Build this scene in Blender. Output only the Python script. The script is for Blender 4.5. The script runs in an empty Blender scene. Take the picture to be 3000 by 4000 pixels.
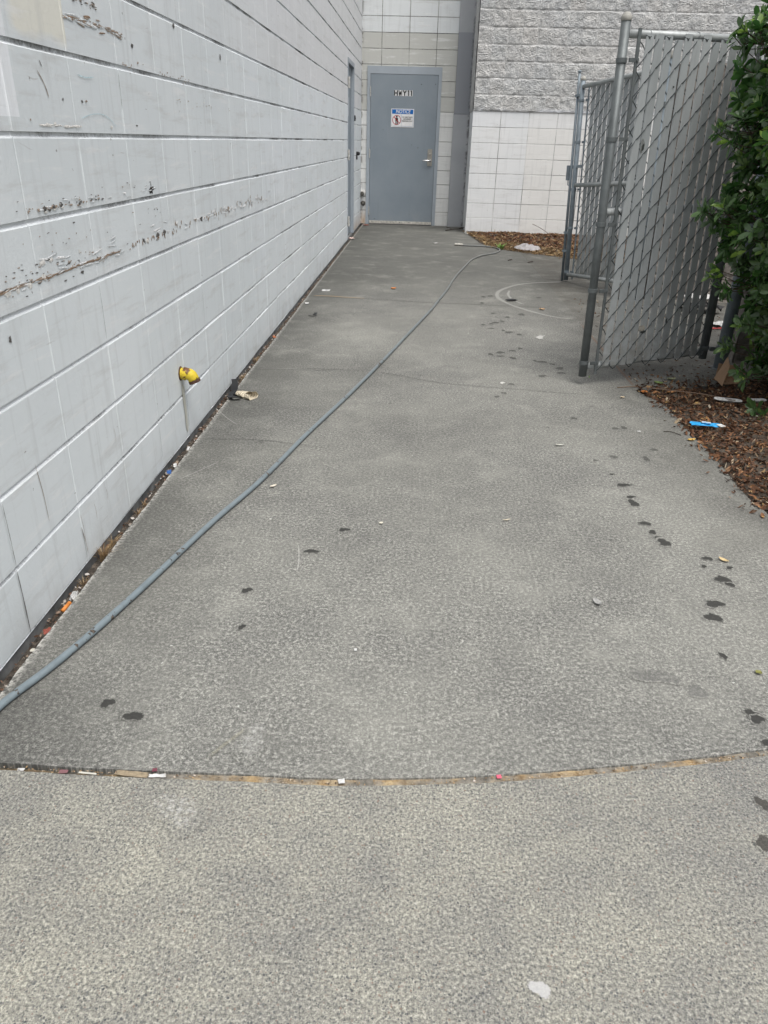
import bpy, math, random
import numpy as np
from mathutils import Vector, Matrix, noise, Euler
R = math.radians
random.seed(11); RNG = np.random.default_rng(11)
sc = bpy.context.scene
COL = sc.collection

# ------------------------------------------------------------------ camera, light, exposure
EYE = 1.22
cam_d = bpy.data.cameras.new('camera'); cam = bpy.data.objects.new('camera', cam_d); COL.objects.link(cam)
# rows: world X (right), Y (along the wall), Z (up) in image axes (x right, y down, z forward)
P0 = np.array([1500., 2000.]); VD = np.array([1339., 7850.]); VW = np.array([1665., 553.])
FOC = math.sqrt(-float((VD-P0) @ (VW-P0)))
dn = np.array([*(VD-P0), FOC]); dn /= np.linalg.norm(dn)
fw = np.array([*(VW-P0), FOC]); fw -= dn*(fw @ dn); fw /= np.linalg.norm(fw)
upv = -dn; rt = np.cross(dn, fw)
if rt[0] < 0: rt = -rt
WR = np.array([rt, fw, upv])
m = Matrix([[WR[i][0], -WR[i][1], -WR[i][2], 0] for i in range(3)] + [[0, 0, 0, 1]])
m.translation = Vector((0, 0, EYE)); cam.matrix_world = m
cam_d.sensor_fit = 'HORIZONTAL'; cam_d.sensor_width = 36; cam_d.lens = FOC/3000*36
cam_d.clip_start = .02; cam_d.clip_end = 500
sc.camera = cam

SUN_EL, SUN_AZ = R(66), R(150)      # azimuth of the light's source, clockwise from +Y
w = bpy.data.worlds.new('World'); sc.world = w; w.use_nodes = True
nt = w.node_tree; bg = nt.nodes['Background']
sky = nt.nodes.new('ShaderNodeTexSky'); sky.sky_type = 'NISHITA'; sky.sun_disc = False
sky.sun_elevation = SUN_EL; sky.sun_rotation = SUN_AZ; sky.dust_density = 6; sky.air_density = 1.2
hs = nt.nodes.new('ShaderNodeHueSaturation'); hs.inputs['Saturation'].default_value = .32
nt.links.new(sky.outputs[0], hs.inputs['Color']); nt.links.new(hs.outputs[0], bg.inputs[0])
bg.inputs[1].default_value = .15
sd = bpy.data.lights.new('sun', 'SUN'); sd.energy = 1.35; sd.angle = R(36); sd.color = (1, .97, .93)
so = bpy.data.objects.new('sun', sd); COL.objects.link(so)
sv = Vector((math.sin(SUN_AZ)*math.cos(SUN_EL), math.cos(SUN_AZ)*math.cos(SUN_EL), math.sin(SUN_EL)))
so.rotation_euler = sv.to_track_quat('Z', 'Y').to_euler()
sc.view_settings.view_transform = 'Standard'; sc.view_settings.look = 'None'
sc.view_settings.gamma = 1; sc.view_settings.exposure = .33

# ------------------------------------------------------------------ node helpers
class NT:
    def __init__(s, name, rough=.7, spec=.3, metal=0.):
        s.m = bpy.data.materials.new(name); s.m.use_nodes = True; s.t = s.m.node_tree
        s.b = s.t.nodes['Principled BSDF']; s.b.inputs['Roughness'].default_value = rough
        s.b.inputs['Specular IOR Level'].default_value = spec; s.b.inputs['Metallic'].default_value = metal
        s.g = s.t.nodes.new('ShaderNodeNewGeometry'); s.pos = s.g.outputs['Position']
    def n(s, t): return s.t.nodes.new(t)
    def l(s, a, b): s.t.links.new(a, b)
    def setv(s, sock, v):
        if isinstance(v, (int, float)):
            if sock.type in ('RGBA',): v = (v, v, v, 1)
            elif sock.type == 'VECTOR': v = (v, v, v)
            sock.default_value = v
        elif isinstance(v, (tuple, list)): sock.default_value = tuple(v)+((1,) if sock.type == 'RGBA' and len(v) == 3 else ())
        else: s.l(v, sock)
    def math(s, op, a, b=0., c=0., clamp=False):
        n = s.n('ShaderNodeMath'); n.operation = op; n.use_clamp = clamp
        for i, v in enumerate((a, b, c)): s.setv(n.inputs[i], v)
        return n.outputs[0]
    def vmul(s, v, k):
        n = s.n('ShaderNodeVectorMath'); n.operation = 'MULTIPLY'; s.setv(n.inputs[0], v); s.setv(n.inputs[1], k); return n.outputs[0]
    def vadd(s, v, k):
        n = s.n('ShaderNodeVectorMath'); n.operation = 'ADD'; s.setv(n.inputs[0], v); s.setv(n.inputs[1], k); return n.outputs[0]
    def noise(s, sc_, det=3, rough=.55, vec=None, dist=0., col=False):
        n = s.n('ShaderNodeTexNoise'); s.l(vec if vec is not None else s.pos, n.inputs['Vector'])
        n.inputs['Scale'].default_value = sc_; n.inputs['Detail'].default_value = det; n.inputs['Roughness'].default_value = rough
        n.inputs['Distortion'].default_value = dist
        return n.outputs['Color' if col else 'Fac']
    def vor(s, sc_, vec=None, rnd=1., feat='F1'):
        n = s.n('ShaderNodeTexVoronoi'); n.feature = feat; s.l(vec if vec is not None else s.pos, n.inputs['Vector'])
        n.inputs['Scale'].default_value = sc_; n.inputs['Randomness'].default_value = rnd
        return n
    def ramp(s, fac, *st):
        n = s.n('ShaderNodeValToRGB'); s.l(fac, n.inputs[0]); e = n.color_ramp.elements
        while len(e) < len(st): e.new(.5)
        for k, (p, c) in enumerate(st):
            e[k].position = p; e[k].color = (c, c, c, 1) if isinstance(c, (int, float)) else (*c, 1)
        return n.outputs[0]
    def mix(s, f, a, b, mode='MIX'):
        n = s.n('ShaderNodeMix'); n.data_type = 'RGBA'; n.blend_type = mode
        s.setv(n.inputs[0], f); s.setv(n.inputs[6], a); s.setv(n.inputs[7], b); return n.outputs[2]
    def rng(s, v, a, b, c=0., d=1.):
        n = s.n('ShaderNodeMapRange'); s.setv(n.inputs[0], v)
        for i, x in enumerate((a, b, c, d)): n.inputs[i+1].default_value = x
        return n.outputs[0]
    def xyz(s, v=None):
        n = s.n('ShaderNodeSeparateXYZ'); s.l(v if v is not None else s.pos, n.inputs[0]); return n.outputs
    def wn(s, vec):
        n = s.n('ShaderNodeTexWhiteNoise'); n.noise_dimensions = '3D'; s.l(vec, n.inputs[0]); return n.outputs[0]
    def color(s, c): s.setv(s.b.inputs['Base Color'], c)
    def bump(s, h, st=.5, dist=.003):
        n = s.n('ShaderNodeBump'); n.inputs['Strength'].default_value = st; n.inputs['Distance'].default_value = dist
        s.l(h, n.inputs['Height']); s.l(n.outputs[0], s.b.inputs['Normal'])
def simple(name, c, rough=.6, metal=0., var=.12, scale=30., spec=.3, bump=0.):
    k = NT(name, rough, spec, metal)
    f = k.noise(scale, 4)
    k.color(k.mix(k.rng(f, .3, .7), tuple(x*(1-var) for x in c), tuple(min(1, x*(1+var)) for x in c)))
    if bump: k.bump(f, bump, .004)
    return k.m

# ------------------------------------------------------------------ mesh helpers
def tag(o, label=None, cat=None, group=None, kind=None):
    for k, v in (('label', label), ('category', cat), ('group', group), ('kind', kind)):
        if v: o[k] = v
    return o
def mesh_ob(name, V, F, mats, parent=None, mi=None, smooth=False, loc=None):
    me = bpy.data.meshes.new(name); me.from_pydata([tuple(v) for v in V], [], [tuple(f) for f in F])
    for mt in (mats if isinstance(mats, (list, tuple)) else [mats]): me.materials.append(mt)
    if mi is not None: me.polygons.foreach_set('material_index', list(mi))
    if smooth: me.polygons.foreach_set('use_smooth', [True]*len(me.polygons))
    me.update()
    o = bpy.data.objects.new(name, me); COL.objects.link(o)
    if parent: o.parent = parent
    if loc: o.location = loc
    return o
def empty(name, loc=(0, 0, 0), rot=(0, 0, 0)):
    o = bpy.data.objects.new(name, None); COL.objects.link(o); o.location = loc; o.rotation_euler = rot; return o
class MB:
    def __init__(s): s.V = []; s.F = []; s.M = []
    def add(s, V, F, m=0):
        b = len(s.V); s.V += [tuple(v) for v in V]; s.F += [tuple(b+i for i in f) for f in F]; s.M += [m]*len(F); return s
    def box(s, a, b, m=0, bev=0.):
        (x0, y0, z0), (x1, y1, z1) = a, b
        if bev <= 0:
            V = [(x, y, z) for z in (z0, z1) for y in (y0, y1) for x in (x0, x1)]
            return s.add(V, [(0, 2, 3, 1), (4, 5, 7, 6), (0, 1, 5, 4), (2, 6, 7, 3), (0, 4, 6, 2), (1, 3, 7, 5)], m)
        c = [(x0+x1)/2, (y0+y1)/2, (z0+z1)/2]; h = [(x1-x0)/2, (y1-y0)/2, (z1-z0)/2]
        import bmesh
        bm = bmesh.new(); bmesh.ops.create_cube(bm, size=1)
        for v in bm.verts: v.co = Vector([c[i]+v.co[i]*2*h[i] for i in range(3)])
        bmesh.ops.bevel(bm, geom=bm.edges[:], offset=bev, segments=2, affect='EDGES')
        bm.verts.index_update(); V = [tuple(v.co) for v in bm.verts]; F = [[v.index for v in f.verts] for f in bm.faces]; bm.free()
        return s.add(V, F, m)
    def tube(s, pts, r, n=10, m=0, cap=True, rad=None):
        pts = [Vector(p) for p in pts]; V = []; F = []; prev = None
        for i, p in enumerate(pts):
            d = (pts[min(i+1, len(pts)-1)]-pts[max(i-1, 0)]).normalized()
            if prev is None:
                a = Vector((0, 0, 1)) if abs(d.z) < .9 else Vector((1, 0, 0)); u = d.cross(a).normalized()
            else: u = (prev-d*prev.dot(d)).normalized()
            prev = u; v = d.cross(u); rr = rad[i] if rad else r
            V += [p+(u*math.cos(2*math.pi*k/n)+v*math.sin(2*math.pi*k/n))*rr for k in range(n)]
        for i in range(len(pts)-1):
            for k in range(n):
                k2 = (k+1) % n; F.append((i*n+k, i*n+k2, (i+1)*n+k2, (i+1)*n+k))
        if cap: F.append(tuple(range(n-1, -1, -1))); F.append(tuple((len(pts)-1)*n+k for k in range(n)))
        return s.add(V, F, m)
    def lathe(s, prof, c, axis=(0, 0, 1), n=20, m=0):
        a = Vector(axis).normalized(); t = Vector((1, 0, 0)) if abs(a.x) < .9 else Vector((0, 1, 0)); u = a.cross(t).normalized(); v = a.cross(u)
        V = []; F = []; c = Vector(c)
        for r, h in prof: V += [c+a*h+(u*math.cos(2*math.pi*k/n)+v*math.sin(2*math.pi*k/n))*r for k in range(n)]
        for i in range(len(prof)-1):
            for k in range(n): k2 = (k+1) % n; F.append((i*n+k, i*n+k2, (i+1)*n+k2, (i+1)*n+k))
        F.append(tuple(range(n-1, -1, -1))); F.append(tuple((len(prof)-1)*n+k for k in range(n)))
        return s.add(V, F, m)
    def ob(s, name, mats, parent=None, smooth=False, loc=None):
        return mesh_ob(name, s.V, s.F, mats, parent, s.M, smooth, loc)
def spline(pts, n):
    P = [Vector(p) for p in pts]; P = [P[0]*2-P[1]]+P+[P[-1]*2-P[-2]]; out = []
    for i in range(1, len(P)-2):
        for k in range(n):
            t = k/n; a, b, c, d = P[i-1:i+3]
            out.append(.5*((2*b)+(c-a)*t+(2*a-5*b+4*c-d)*t*t+(3*b-a-3*c+d)*t**3))
    out.append(P[-2]); return out

# ------------------------------------------------------------------ concrete
def concrete(name, kind, decal=False):
    k = NT(name, .88, .2); x, y, z = k.xyz()
    flat = k.vmul(k.pos, (1, 1, 0))
    big = k.noise(1.3, 5, .6, flat); med = k.noise(9, 4, .6, flat); sp = k.noise(95, 5, .8, flat); fine = k.noise(420, 2, .7, flat)
    if kind == 'walk':          # exposed aggregate pavement
        wv = k.vadd(flat, k.vmul(k.noise(60, 2, .5, flat, col=True), .006))
        sp2 = k.noise(165, 4, .8, flat); lft = k.rng(x, -.9, .9, .62, .28)
        amt = k.math('ADD', k.math('MULTIPLY', k.math('SUBTRACT', big, .5), 2.2), k.math('ADD', k.math('MULTIPLY', k.math('SUBTRACT', med, .5), 1.5), lft))
        grey = k.ramp(sp2, (.36, (.07, .071, .071)), (.46, (.14, .141, .138)), (.55, (.215, .215, .205)), (.66, (.36, .36, .34)))
        crm = k.ramp(sp2, (.36, (.11, .11, .103)), (.46, (.22, .218, .195)), (.55, (.36, .355, .31)), (.66, (.52, .51, .45)))
        c = k.mix(k.math('MULTIPLY', amt, 1., 0, True), grey, crm)
        for vs, thr, gt, al in ((300, (.30, .52), .55, .7), (200, (.26, .46), .70, .85), (120, (.14, .34), .84, .9)):
            v = k.vor(vs, wv); cc = k.xyz(v.outputs['Color'])
            pb = k.math('MULTIPLY', k.math('LESS_THAN', v.outputs['Distance'], k.rng(cc[2], 0, 1, *thr)), k.math('GREATER_THAN', cc[1], gt))
            stone = k.ramp(cc[0], (0, (.04, .045, .055)), (.3, (.085, .09, .098)), (.65, (.16, .162, .16)), (.86, (.23, .225, .20)), (.95, (.17, .11, .09)), (1, (.42, .42, .40)))
            c = k.mix(k.math('MULTIPLY', pb, al), c, stone)
        h = k.math('ADD', k.math('MULTIPLY', v.outputs['Distance'], -.5), sp2)
        c = k.mix(.04, c, (.21, .21, .20)); c = k.mix(1., c, (1.08, 1.07, 1.03), 'MULTIPLY')
        bs, bd = .55, .003
    else:
        sp2 = k.noise(240, 3, .85, flat)
        spc = k.noise(98, 5, .92, k.vmul(flat, (1, 1.0, 1)), 0)
        a = k.mix(.32, k.ramp(spc, (.41, (.02, .02, .02)), (.465, (.09, .091, .089)), (.53, (.215, .216, .208)), (.59, (.62, .615, .585))), k.ramp(sp2, (.36, (.045, .046, .045)), (.46, (.13, .131, .128)), (.54, (.24, .24, .23)), (.66, (.52, .515, .485))))
        a = k.mix(k.math('MULTIPLY', k.rng(k.noise(30, 5, .85, flat), .50, .64), .28), a, (.36, .36, .335))
        v = k.vor(230, flat); peb = k.math('MULTIPLY', k.math('LESS_THAN', v.outputs['Distance'], .38), k.math('GREATER_THAN', k.xyz(v.outputs['Color'])[0], .62))
        a = k.mix(k.math('MULTIPLY', peb, .5), a, k.ramp(k.xyz(v.outputs['Color'])[1], (0, (.1, .105, .11)), (.6, (.2, .2, .2)), (1, (.46, .45, .42))))
        a = k.mix(k.rng(fine, .35, .65, 0, .2), a, (.13, .13, .127))
        a = k.mix(k.rng(med, .38, .66, 0, .35), a, (.13, .13, .127))
        a = k.mix(k.rng(big, .38, .66, 0, .7), a, k.mix(.35, a, (.42, .42, .385)))
        a = k.mix(k.rng(k.noise(.8, 4, .6, k.vadd(flat, (7, 3, 0))), .42, .62, 0, .5), a, k.mix(.4, a, (.09, .09, .088)))
        # patchy grime along the wall foot, some of its corner shade painted in
        wall_d = k.math('MULTIPLY', k.rng(x, -.95, -.50, 1, 0), k.rng(k.noise(2.2, 4, .6, k.vadd(flat, (4, 0, 0))), .25, .52))
        a = k.mix(k.math('MULTIPLY', wall_d, .9), a, k.mix(.6, a, (.05, .05, .048)))
        # dirty slab beyond the tooled joint, with far-end shade painted into its colour
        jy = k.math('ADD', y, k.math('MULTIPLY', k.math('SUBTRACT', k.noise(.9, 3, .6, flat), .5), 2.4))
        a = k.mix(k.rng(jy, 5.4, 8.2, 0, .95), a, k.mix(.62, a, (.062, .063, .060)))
        if kind == 'apron':
            d = k.rng(k.noise(3., 4, .65, flat), .3, .62)
            a = k.mix(k.math('MULTIPLY', d, .7), a, k.mix(.35, a, (.09, .072, .055)))
        bedd = k.math('MULTIPLY', k.math('MULTIPLY', k.rng(x, .95, 1.30), k.rng(y, 1.6, 2.2)), k.rng(k.noise(2.6, 4, .65, k.vadd(flat, (1, 8, 0))), .30, .55))
        a = k.mix(k.math('MULTIPLY', bedd, .8), a, k.mix(.55, a, (.055, .052, .048)))
        lo = k.noise(.55, 5, .62, k.vadd(flat, (11, 5, 0)))
        a = k.mix(k.rng(lo, .46, .66, 0, .42), a, k.mix(.5, a, (.06, .061, .058)))
        a = k.mix(k.rng(k.noise(4.5, 5, .7, k.vadd(flat, (2, 9, 0))), .52, .68, 0, .45), a, k.mix(.45, a, (.40, .40, .37)))
        a = k.mix(.07, a, (.02, .02, .02)); a = k.mix(1., a, (1.0, 1.0, .965), 'MULTIPLY')
        edge = k.math('MULTIPLY', k.rng(x, -.972, -.945, 1, 0), k.rng(k.noise(70, 3, .7, flat), .45, .55))
        c = k.mix(k.math('MULTIPLY', edge, .8), a, (.55, .54, .5)); h = k.math('ADD', sp, k.math('MULTIPLY', fine, .4)); bs, bd = .5, .002
    if decal:
        at = k.n('ShaderNodeAttribute'); at.attribute_name = 'tint'; fd = k.n('ShaderNodeAttribute'); fd.attribute_name = 'fade'
        f = k.math('MULTIPLY_ADD', k.math('SUBTRACT', sp, .5), 2.2, fd.outputs['Fac'])
        fac = k.math('MULTIPLY', k.rng(f, .2, .5), at.outputs['Alpha'])
        c = k.mix(fac, c, at.outputs['Color'])
    k.color(c); k.bump(h, bs, bd)
    return k.m
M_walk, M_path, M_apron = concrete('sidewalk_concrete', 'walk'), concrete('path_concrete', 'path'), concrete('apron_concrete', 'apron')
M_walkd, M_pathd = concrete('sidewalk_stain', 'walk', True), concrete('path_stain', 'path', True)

# structure under everything
k = NT('soil', .95, .1); f = k.noise(14, 5, .6)
k.color(k.ramp(f, (.3, (.045, .035, .028)), (.6, (.10, .085, .07)), (.8, (.19, .17, .14)))); k.bump(k.noise(120, 4), .8, .01); M_soil = k.m
tag(MB().add([(-120, -120, -.075), (120, -120, -.075), (120, 120, -.075), (-120, 120, -.075)], [(0, 1, 2, 3)]).ob('ground', M_soil), kind='structure')

JT = [(-1.15, 1.138), (-.852, 1.146), (-.70, 1.1445), (-.551, 1.147), (-.3, 1.152), (-.117, 1.156), (.139, 1.181), (.34, 1.212), (.55, 1.252), (.70, 1.283), (.835, 1.315), (1.1, 1.372), (1.4, 1.44)]
jt = spline([(x, y, 0) for x, y in JT], 12)
def slab(name, outline, mats, thick=.1, decals=(), dmi=1):
    mb = MB(); n = len(outline)
    mb.add([(x, y, 0) for x, y in outline], [tuple(range(n))], 0)
    if sum(outline[i][0]*outline[(i+1) % n][1]-outline[(i+1) % n][0]*outline[i][1] for i in range(n)) < 0:
        mb.F[0] = tuple(reversed(mb.F[0]))
    mb.add([(x, y, 0) for x, y in outline]+[(x, y, -thick) for x, y in outline], [(i, (i+1) % n, (i+1) % n+n, i+n) for i in range(n)], 0)
    tint = [(0, 0, 0, 0)]*len(mb.V); fade = [0.]*len(mb.V)
    for kind, *a in decals:
        if kind == 'spot':
            x, y, rx, ry, colr, al = a; nn = 22; z = .0014+random.random()*.0004; ph = random.random()*9
            mx = .30 if al < .36 else 1.
            V = [(x, y, z)]; fd = [mx]
            for ring, fv in ((.72, .78*mx), (1.22, -.15)):
                for q in range(nn):
                    t = 2*math.pi*q/nn; r = ring*(1+.22*math.sin(2*t+ph)+.13*math.sin(3*t+ph*2)+.08*math.sin(5*t+ph*3))
                    V.append((x+rx*r*math.cos(t), y+ry*r*math.sin(t), z)); fd.append(fv)
            F = [(0, 1+q, 1+(q+1) % nn) for q in range(nn)]+[(1+q, 1+nn+q, 1+nn+(q+1) % nn, 1+(q+1) % nn) for q in range(nn)]
        else:
            pts, wd, colr, al = a; P = spline([(px, py, 0) for px, py in pts], 10); V = []; fd = []; z = .0014+random.random()*.0004
            for i, p in enumerate(P):
                d = (P[min(i+1, len(P)-1)]-P[max(i-1, 0)]).normalized(); nrm = Vector((-d.y, d.x, 0))
                ww = wd*(1+.4*noise.noise(p*6)); en = min(1, i/4, (len(P)-1-i)/4)
                for o, fv in ((-1, 0.), (-.45, .8), (.45, .8), (1, 0.)): V.append(tuple(p+nrm*ww*o+Vector((0, 0, z)))); fd.append(fv*en)
            F = [(4*i+j, 4*i+j+1, 4*i+j+5, 4*i+j+4) for i in range(len(P)-1) for j in range(3)]
        mb.add(V, F, dmi); tint += [(*colr, al)]*len(V); fade += fd
    o = mb.ob(name, mats); me = o.data
    a = me.attributes.new('tint', 'FLOAT_COLOR', 'POINT'); a.data.foreach_set('color', np.array(tint, dtype=np.float32).ravel())
    a = me.attributes.new('fade', 'FLOAT', 'POINT'); a.data.foreach_set('value', np.array(fade, dtype=np.float32))
    return tag(o, kind='structure')
STAINS = [(0.798, 3.591, 0.012, 0.012), (0.975, 3.466, 0.011, 0.011), (1.02, 3.48, 0.015, 0.014), (1.088, 3.198, 0.013, 0.012), (0.885, 3.091, 0.014, 0.013), (1.023, 3.083, 0.014, 0.02), (0.794, 3.04, 0.009, 0.009), (0.833, 2.893, 0.009, 0.007), (0.855, 2.787, 0.022, 0.014), (0.856, 2.673, 0.014, 0.012), (0.854, 2.617, 0.018, 0.022), (0.853, 2.448, 0.016, 0.014), (0.862, 2.38, 0.013, 0.012), (0.87, 2.343, 0.01, 0.008), (0.882, 2.306, 0.02, 0.02), (0.996, 2.207, 0.013, 0.012), (0.967, 2.153, 0.006, 0.01), (1.049, 2.151, 0.009, 0.009), (1.0, 2.075, 0.018, 0.02), (1.012, 2.045, .012, .012), (0.925, 1.928, 0.021, 0.018), (0.896, 1.854, 0.019, 0.02), (0.86, 1.669, 0.008, 0.012), (0.848, 1.441, 0.016, 0.013), (0.853, 1.424, 0.012, 0.015), (0.843, 1.345, 0.008, 0.01), (-0.7, 1.358, 0.012, 0.014), (-0.623, 1.318, 0.018, 0.014), (-0.226, 2.294, 0.014, 0.012), (-0.318, 2.132, 0.018, 0.012), (-0.479, 1.878, 0.012, 0.013), (-0.451, 1.691, 0.008, 0.010), (0.566, 6.814, 0.019, 0.025), (0.631, 6.858, 0.019, 0.025), (0.536, 6.52, 0.015, 0.023), (0.596, 6.103, 0.017, 0.02), (0.822, 6.095, 0.028, 0.027), (0.699, 5.971, 0.019, 0.019), (0.642, 5.814, 0.017, 0.018), (0.588, 5.757, 0.02, 0.024), (0.552, 5.71, 0.013, 0.018), (0.489, 5.664, 0.017, 0.018), (0.538, 5.553, 0.018, 0.017), (0.622, 5.5, 0.013, 0.017), (0.658, 5.446, 0.023, 0.025), (0.727, 5.388, 0.019, 0.016), (0.544, 4.853, 0.02, 0.027), (0.476, 4.799, 0.016, 0.02), (0.536, 4.757, 0.02, 0.013), (0.612, 4.722, 0.019, 0.019), (0.629, 4.909, 0.016, 0.014), (0.687, 4.981, 0.015, 0.014), (0.747, 4.675, 0.013, 0.013), (0.791, 4.657, 0.022, 0.017), (0.847, 4.61, 0.012, 0.012), (0.876, 4.517, 0.022, 0.024), (0.866, 4.415, 0.018, 0.017), (0.744, 4.333, 0.02, 0.022), (0.544, 4.145, 0.012, 0.013), (0.486, 3.968, 0.013, 0.013), (0.44, 3.899, 0.013, 0.012), (1.06, 6.857, 0.019, 0.025)]
dec = [('spot', x, y, a*1.22, b*1.22, (.035, .035, .033), .93 if y < 3 else .62) for x, y, a, b in STAINS]
dec += [('spot', .741, 1.516, .03, .02, (.09, .09, .088), .5), ('spot', .656, 1.568, .05, .03, (.09, .09, .088), .45)]
for _ in range(26):
    dec.append(('spot', random.uniform(-.85, 1.1), random.uniform(1.4, 6.5), random.uniform(.004, .012), random.uniform(.004, .014), (.07, .07, .068), .5))
for _ in range(40):
    dec.append(('spot', random.uniform(-.9, 1.1), random.uniform(1.3, 7.5), random.uniform(.0015, .004), random.uniform(.0015, .004), (.6, .6, .57), .7))
WHT = (.66, .65, .62)
dec += [('line', [(1.42, 7.77), (1.305, 7.721), (1.146, 7.659), (.964, 7.525), (.831, 7.33), (.732, 7.114), (.695, 6.895), (.71, 6.697), (.777, 6.482), (.883, 6.287), (.987, 6.137), (1.10, 6.03), (1.22, 5.985)], .022, (.33, .33, .31), .5),
        ('line', [(.84, 7.2), (.80, 6.95), (.82, 6.7), (.9, 6.5)], .014, (.42, .42, .4), .4),
        ('spot', -.33, 1.27, .035, .06, (.62, .62, .60), .35), ('spot', .863, 5.322, .030, .045, WHT, .55), ('spot', .88, 5.37, .02, .03, WHT, .5), ('spot', .494, 4.162, .012, .02, WHT, .7),
        ('line', [(-.989, 3.52), (-.888, 3.37), (-.83, 3.30)], .0025, WHT, .28), ('line', [(-.95, 4.259), (-.796, 4.279), (-.5, 4.272)], .003, WHT, .25),
        ('line', [(-.922, 3.104), (-.69, 3.117), (-.39, 3.058)], .003, (.09, .09, .09), .22),
        ('line', [(-.96, 6.567), (-.777, 6.571), (-.627, 6.544), (-.304, 6.511), (.131, 6.455), (.346, 6.456), (.7, 6.43), (1.1, 6.41)], .010, (.07, .068, .062), .45),
        ('line', [(-.93, 6.59), (-.777, 6.592), (-.64, 6.565), (-.45, 6.54)], .012, (.38, .27, .14), .7),
        ('line', [(-.644, 4.305), (-.24, 4.288), (.156, 4.116), (.716, 4.029), (.952, 4.004)], .003, (.12, .12, .118), .12),
        ('line', [(-.37, 2.19), (-.35, 2.07), (-.345, 1.99)], .0025, WHT, .25), ('line', [(-.93, 2.63), (-.86, 2.75), (-.80, 2.86)], .0025, WHT, .25),
        ('line', [(-.42, 1.20), (-.38, 1.26), (-.345, 1.31)], .006, (.33, .31, .20), .2),
        ('line', [(1.244, 4.12), (1.243, 4.6), (1.245, 5.2), (1.243, 5.9)], .012, (.16, .10, .07), .6),
        ('line', [(-.95, 12.62), (-.3, 12.66), (.4, 12.70), (.62, 12.72)], .02, (.07, .068, .06), .6)]
up_e = [(p.x, p.y+.0100+.0012*noise.noise(p*60)) for p in jt]; lo_e = [(p.x, p.y-.0100+.0015*noise.noise(p*50+Vector((9, 0, 0)))) for p in jt]
left = [(-.9665+.0045*noise.noise(Vector((3, y*3, 0)))+.003*noise.noise(Vector((7, y*23, 0))), y) for y in np.arange(12.95, 1.15, -.02)]
RIGHT_E = [(1.42, 2.0), (1.38, 2.3), (1.344, 2.577), (1.323, 2.696), (1.33, 3.02), (1.33, 3.384), (1.325, 3.83), (1.29, 3.98), (1.236, 4.103)]
re_ = [(p.x+.006*noise.noise(p*14), p.y) for p in spline([(x, y, 0) for x, y in RIGHT_E], 10)]
path_poly = [e for e in up_e if -.965 < e[0] < 1.4]+re_+[(1.25, 4.6), (1.252, 5.8), (1.25, 9.93), (1.10, 10.06), (.903, 10.326), (.80, 10.75), (.75, 11.2), (.70, 11.6), (.648, 11.98), (.66, 12.965), (-.9665, 12.965)]+left
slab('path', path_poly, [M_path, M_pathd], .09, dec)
wd = [('spot', .764, 1.161, .015, .018, (.045, .042, .038), .85), ('spot', .724, 1.061, .015, .019, (.045, .042, .038), .85),
      ('spot', .243, .748, .016, .014, (.46, .46, .46), .8), ('spot', -.44, 1.06, .05, .05, (.62, .62, .61), .35), ('spot', -.43, 1.06, .02, .03, (.75, .75, .74), .34)]
slab('sidewalk', [(-.968, -1.2)]+[(-.966, .2)]+[e for e in lo_e if e[0] > -.967]+[(1.4, -1.2)], [M_walk, M_walkd], .09, wd)
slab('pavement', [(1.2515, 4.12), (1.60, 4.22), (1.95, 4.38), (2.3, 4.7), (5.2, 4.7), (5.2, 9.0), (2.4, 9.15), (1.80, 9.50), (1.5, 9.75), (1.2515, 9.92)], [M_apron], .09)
slab('pavement', [(1.4, -1.2)]+[(1.4, 1.43), (4, 1.9), (6, 1.9), (6, -1.2)], [M_walk], .09)
tag(MB().box((-.968, -12, -.11), (30, -1.21, -.09)).ob('road', simple('asphalt', (.05, .05, .05), .9, scale=120)), kind='structure')
# what fills the joint and the gap at the wall foot
k = NT('joint_filler', .95, .1); x, y, z = k.xyz(); f = k.noise(40, 5, .7); g = k.noise(9, 3, .6)
c = k.mix(k.rng(g, .42, .6), k.ramp(f, (.3, (.09, .085, .075)), (.65, (.30, .28, .24))), k.ramp(f, (.3, (.22, .14, .07)), (.65, (.50, .38, .21))))
k.color(k.mix(k.rng(x, -.95, -.45, .9, 0), c, (.035, .035, .033))); k.bump(k.noise(200, 4), .8, .006); M_fill = k.m
V = []; F = []
for i, p in enumerate(jt):
    for q in range(5): V.append((p.x, p.y-.014+.007*q, -.0045+.004*noise.noise(Vector((p.x*40, q*3.1, 0)))-(.012 if p.x < -.45 else 0)*min(1, (-.45-p.x)/.1 if p.x < -.45 else 0)))
    if i: F += [(5*i-5+q, 5*i+q, 5*i+q+1, 5*i-4+q) for q in range(4)]
tag(mesh_ob('soil', V, F, M_fill, smooth=True), 'brown grit packed in the curved joint of the pavement', kind='stuff')
k = NT('gap_dirt', .95, .1); f = k.noise(45, 5, .7)
k.color(k.ramp(f, (.3, (.035, .032, .028)), (.55, (.11, .095, .08)), (.75, (.26, .22, .18)))); k.bump(k.noise(160, 4), .9, .01); M_gap = k.m
ys = np.arange(-1.2, 12.96, .03); V = []; F = []
for i, yy in enumerate(ys):
    for q in range(5): V.append((-1.03+.0175*q, yy, -.038+.012*noise.noise(Vector((q*1.3, yy*7, 2)))))
    if i: F += [(5*i-5+q, 5*i-4+q, 5*i+q+1, 5*i+q) for q in range(4)]
tag(mesh_ob('soil', V, F, M_gap, smooth=True), 'dark dirt in the gap at the foot of the wall', kind='stuff')

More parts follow.
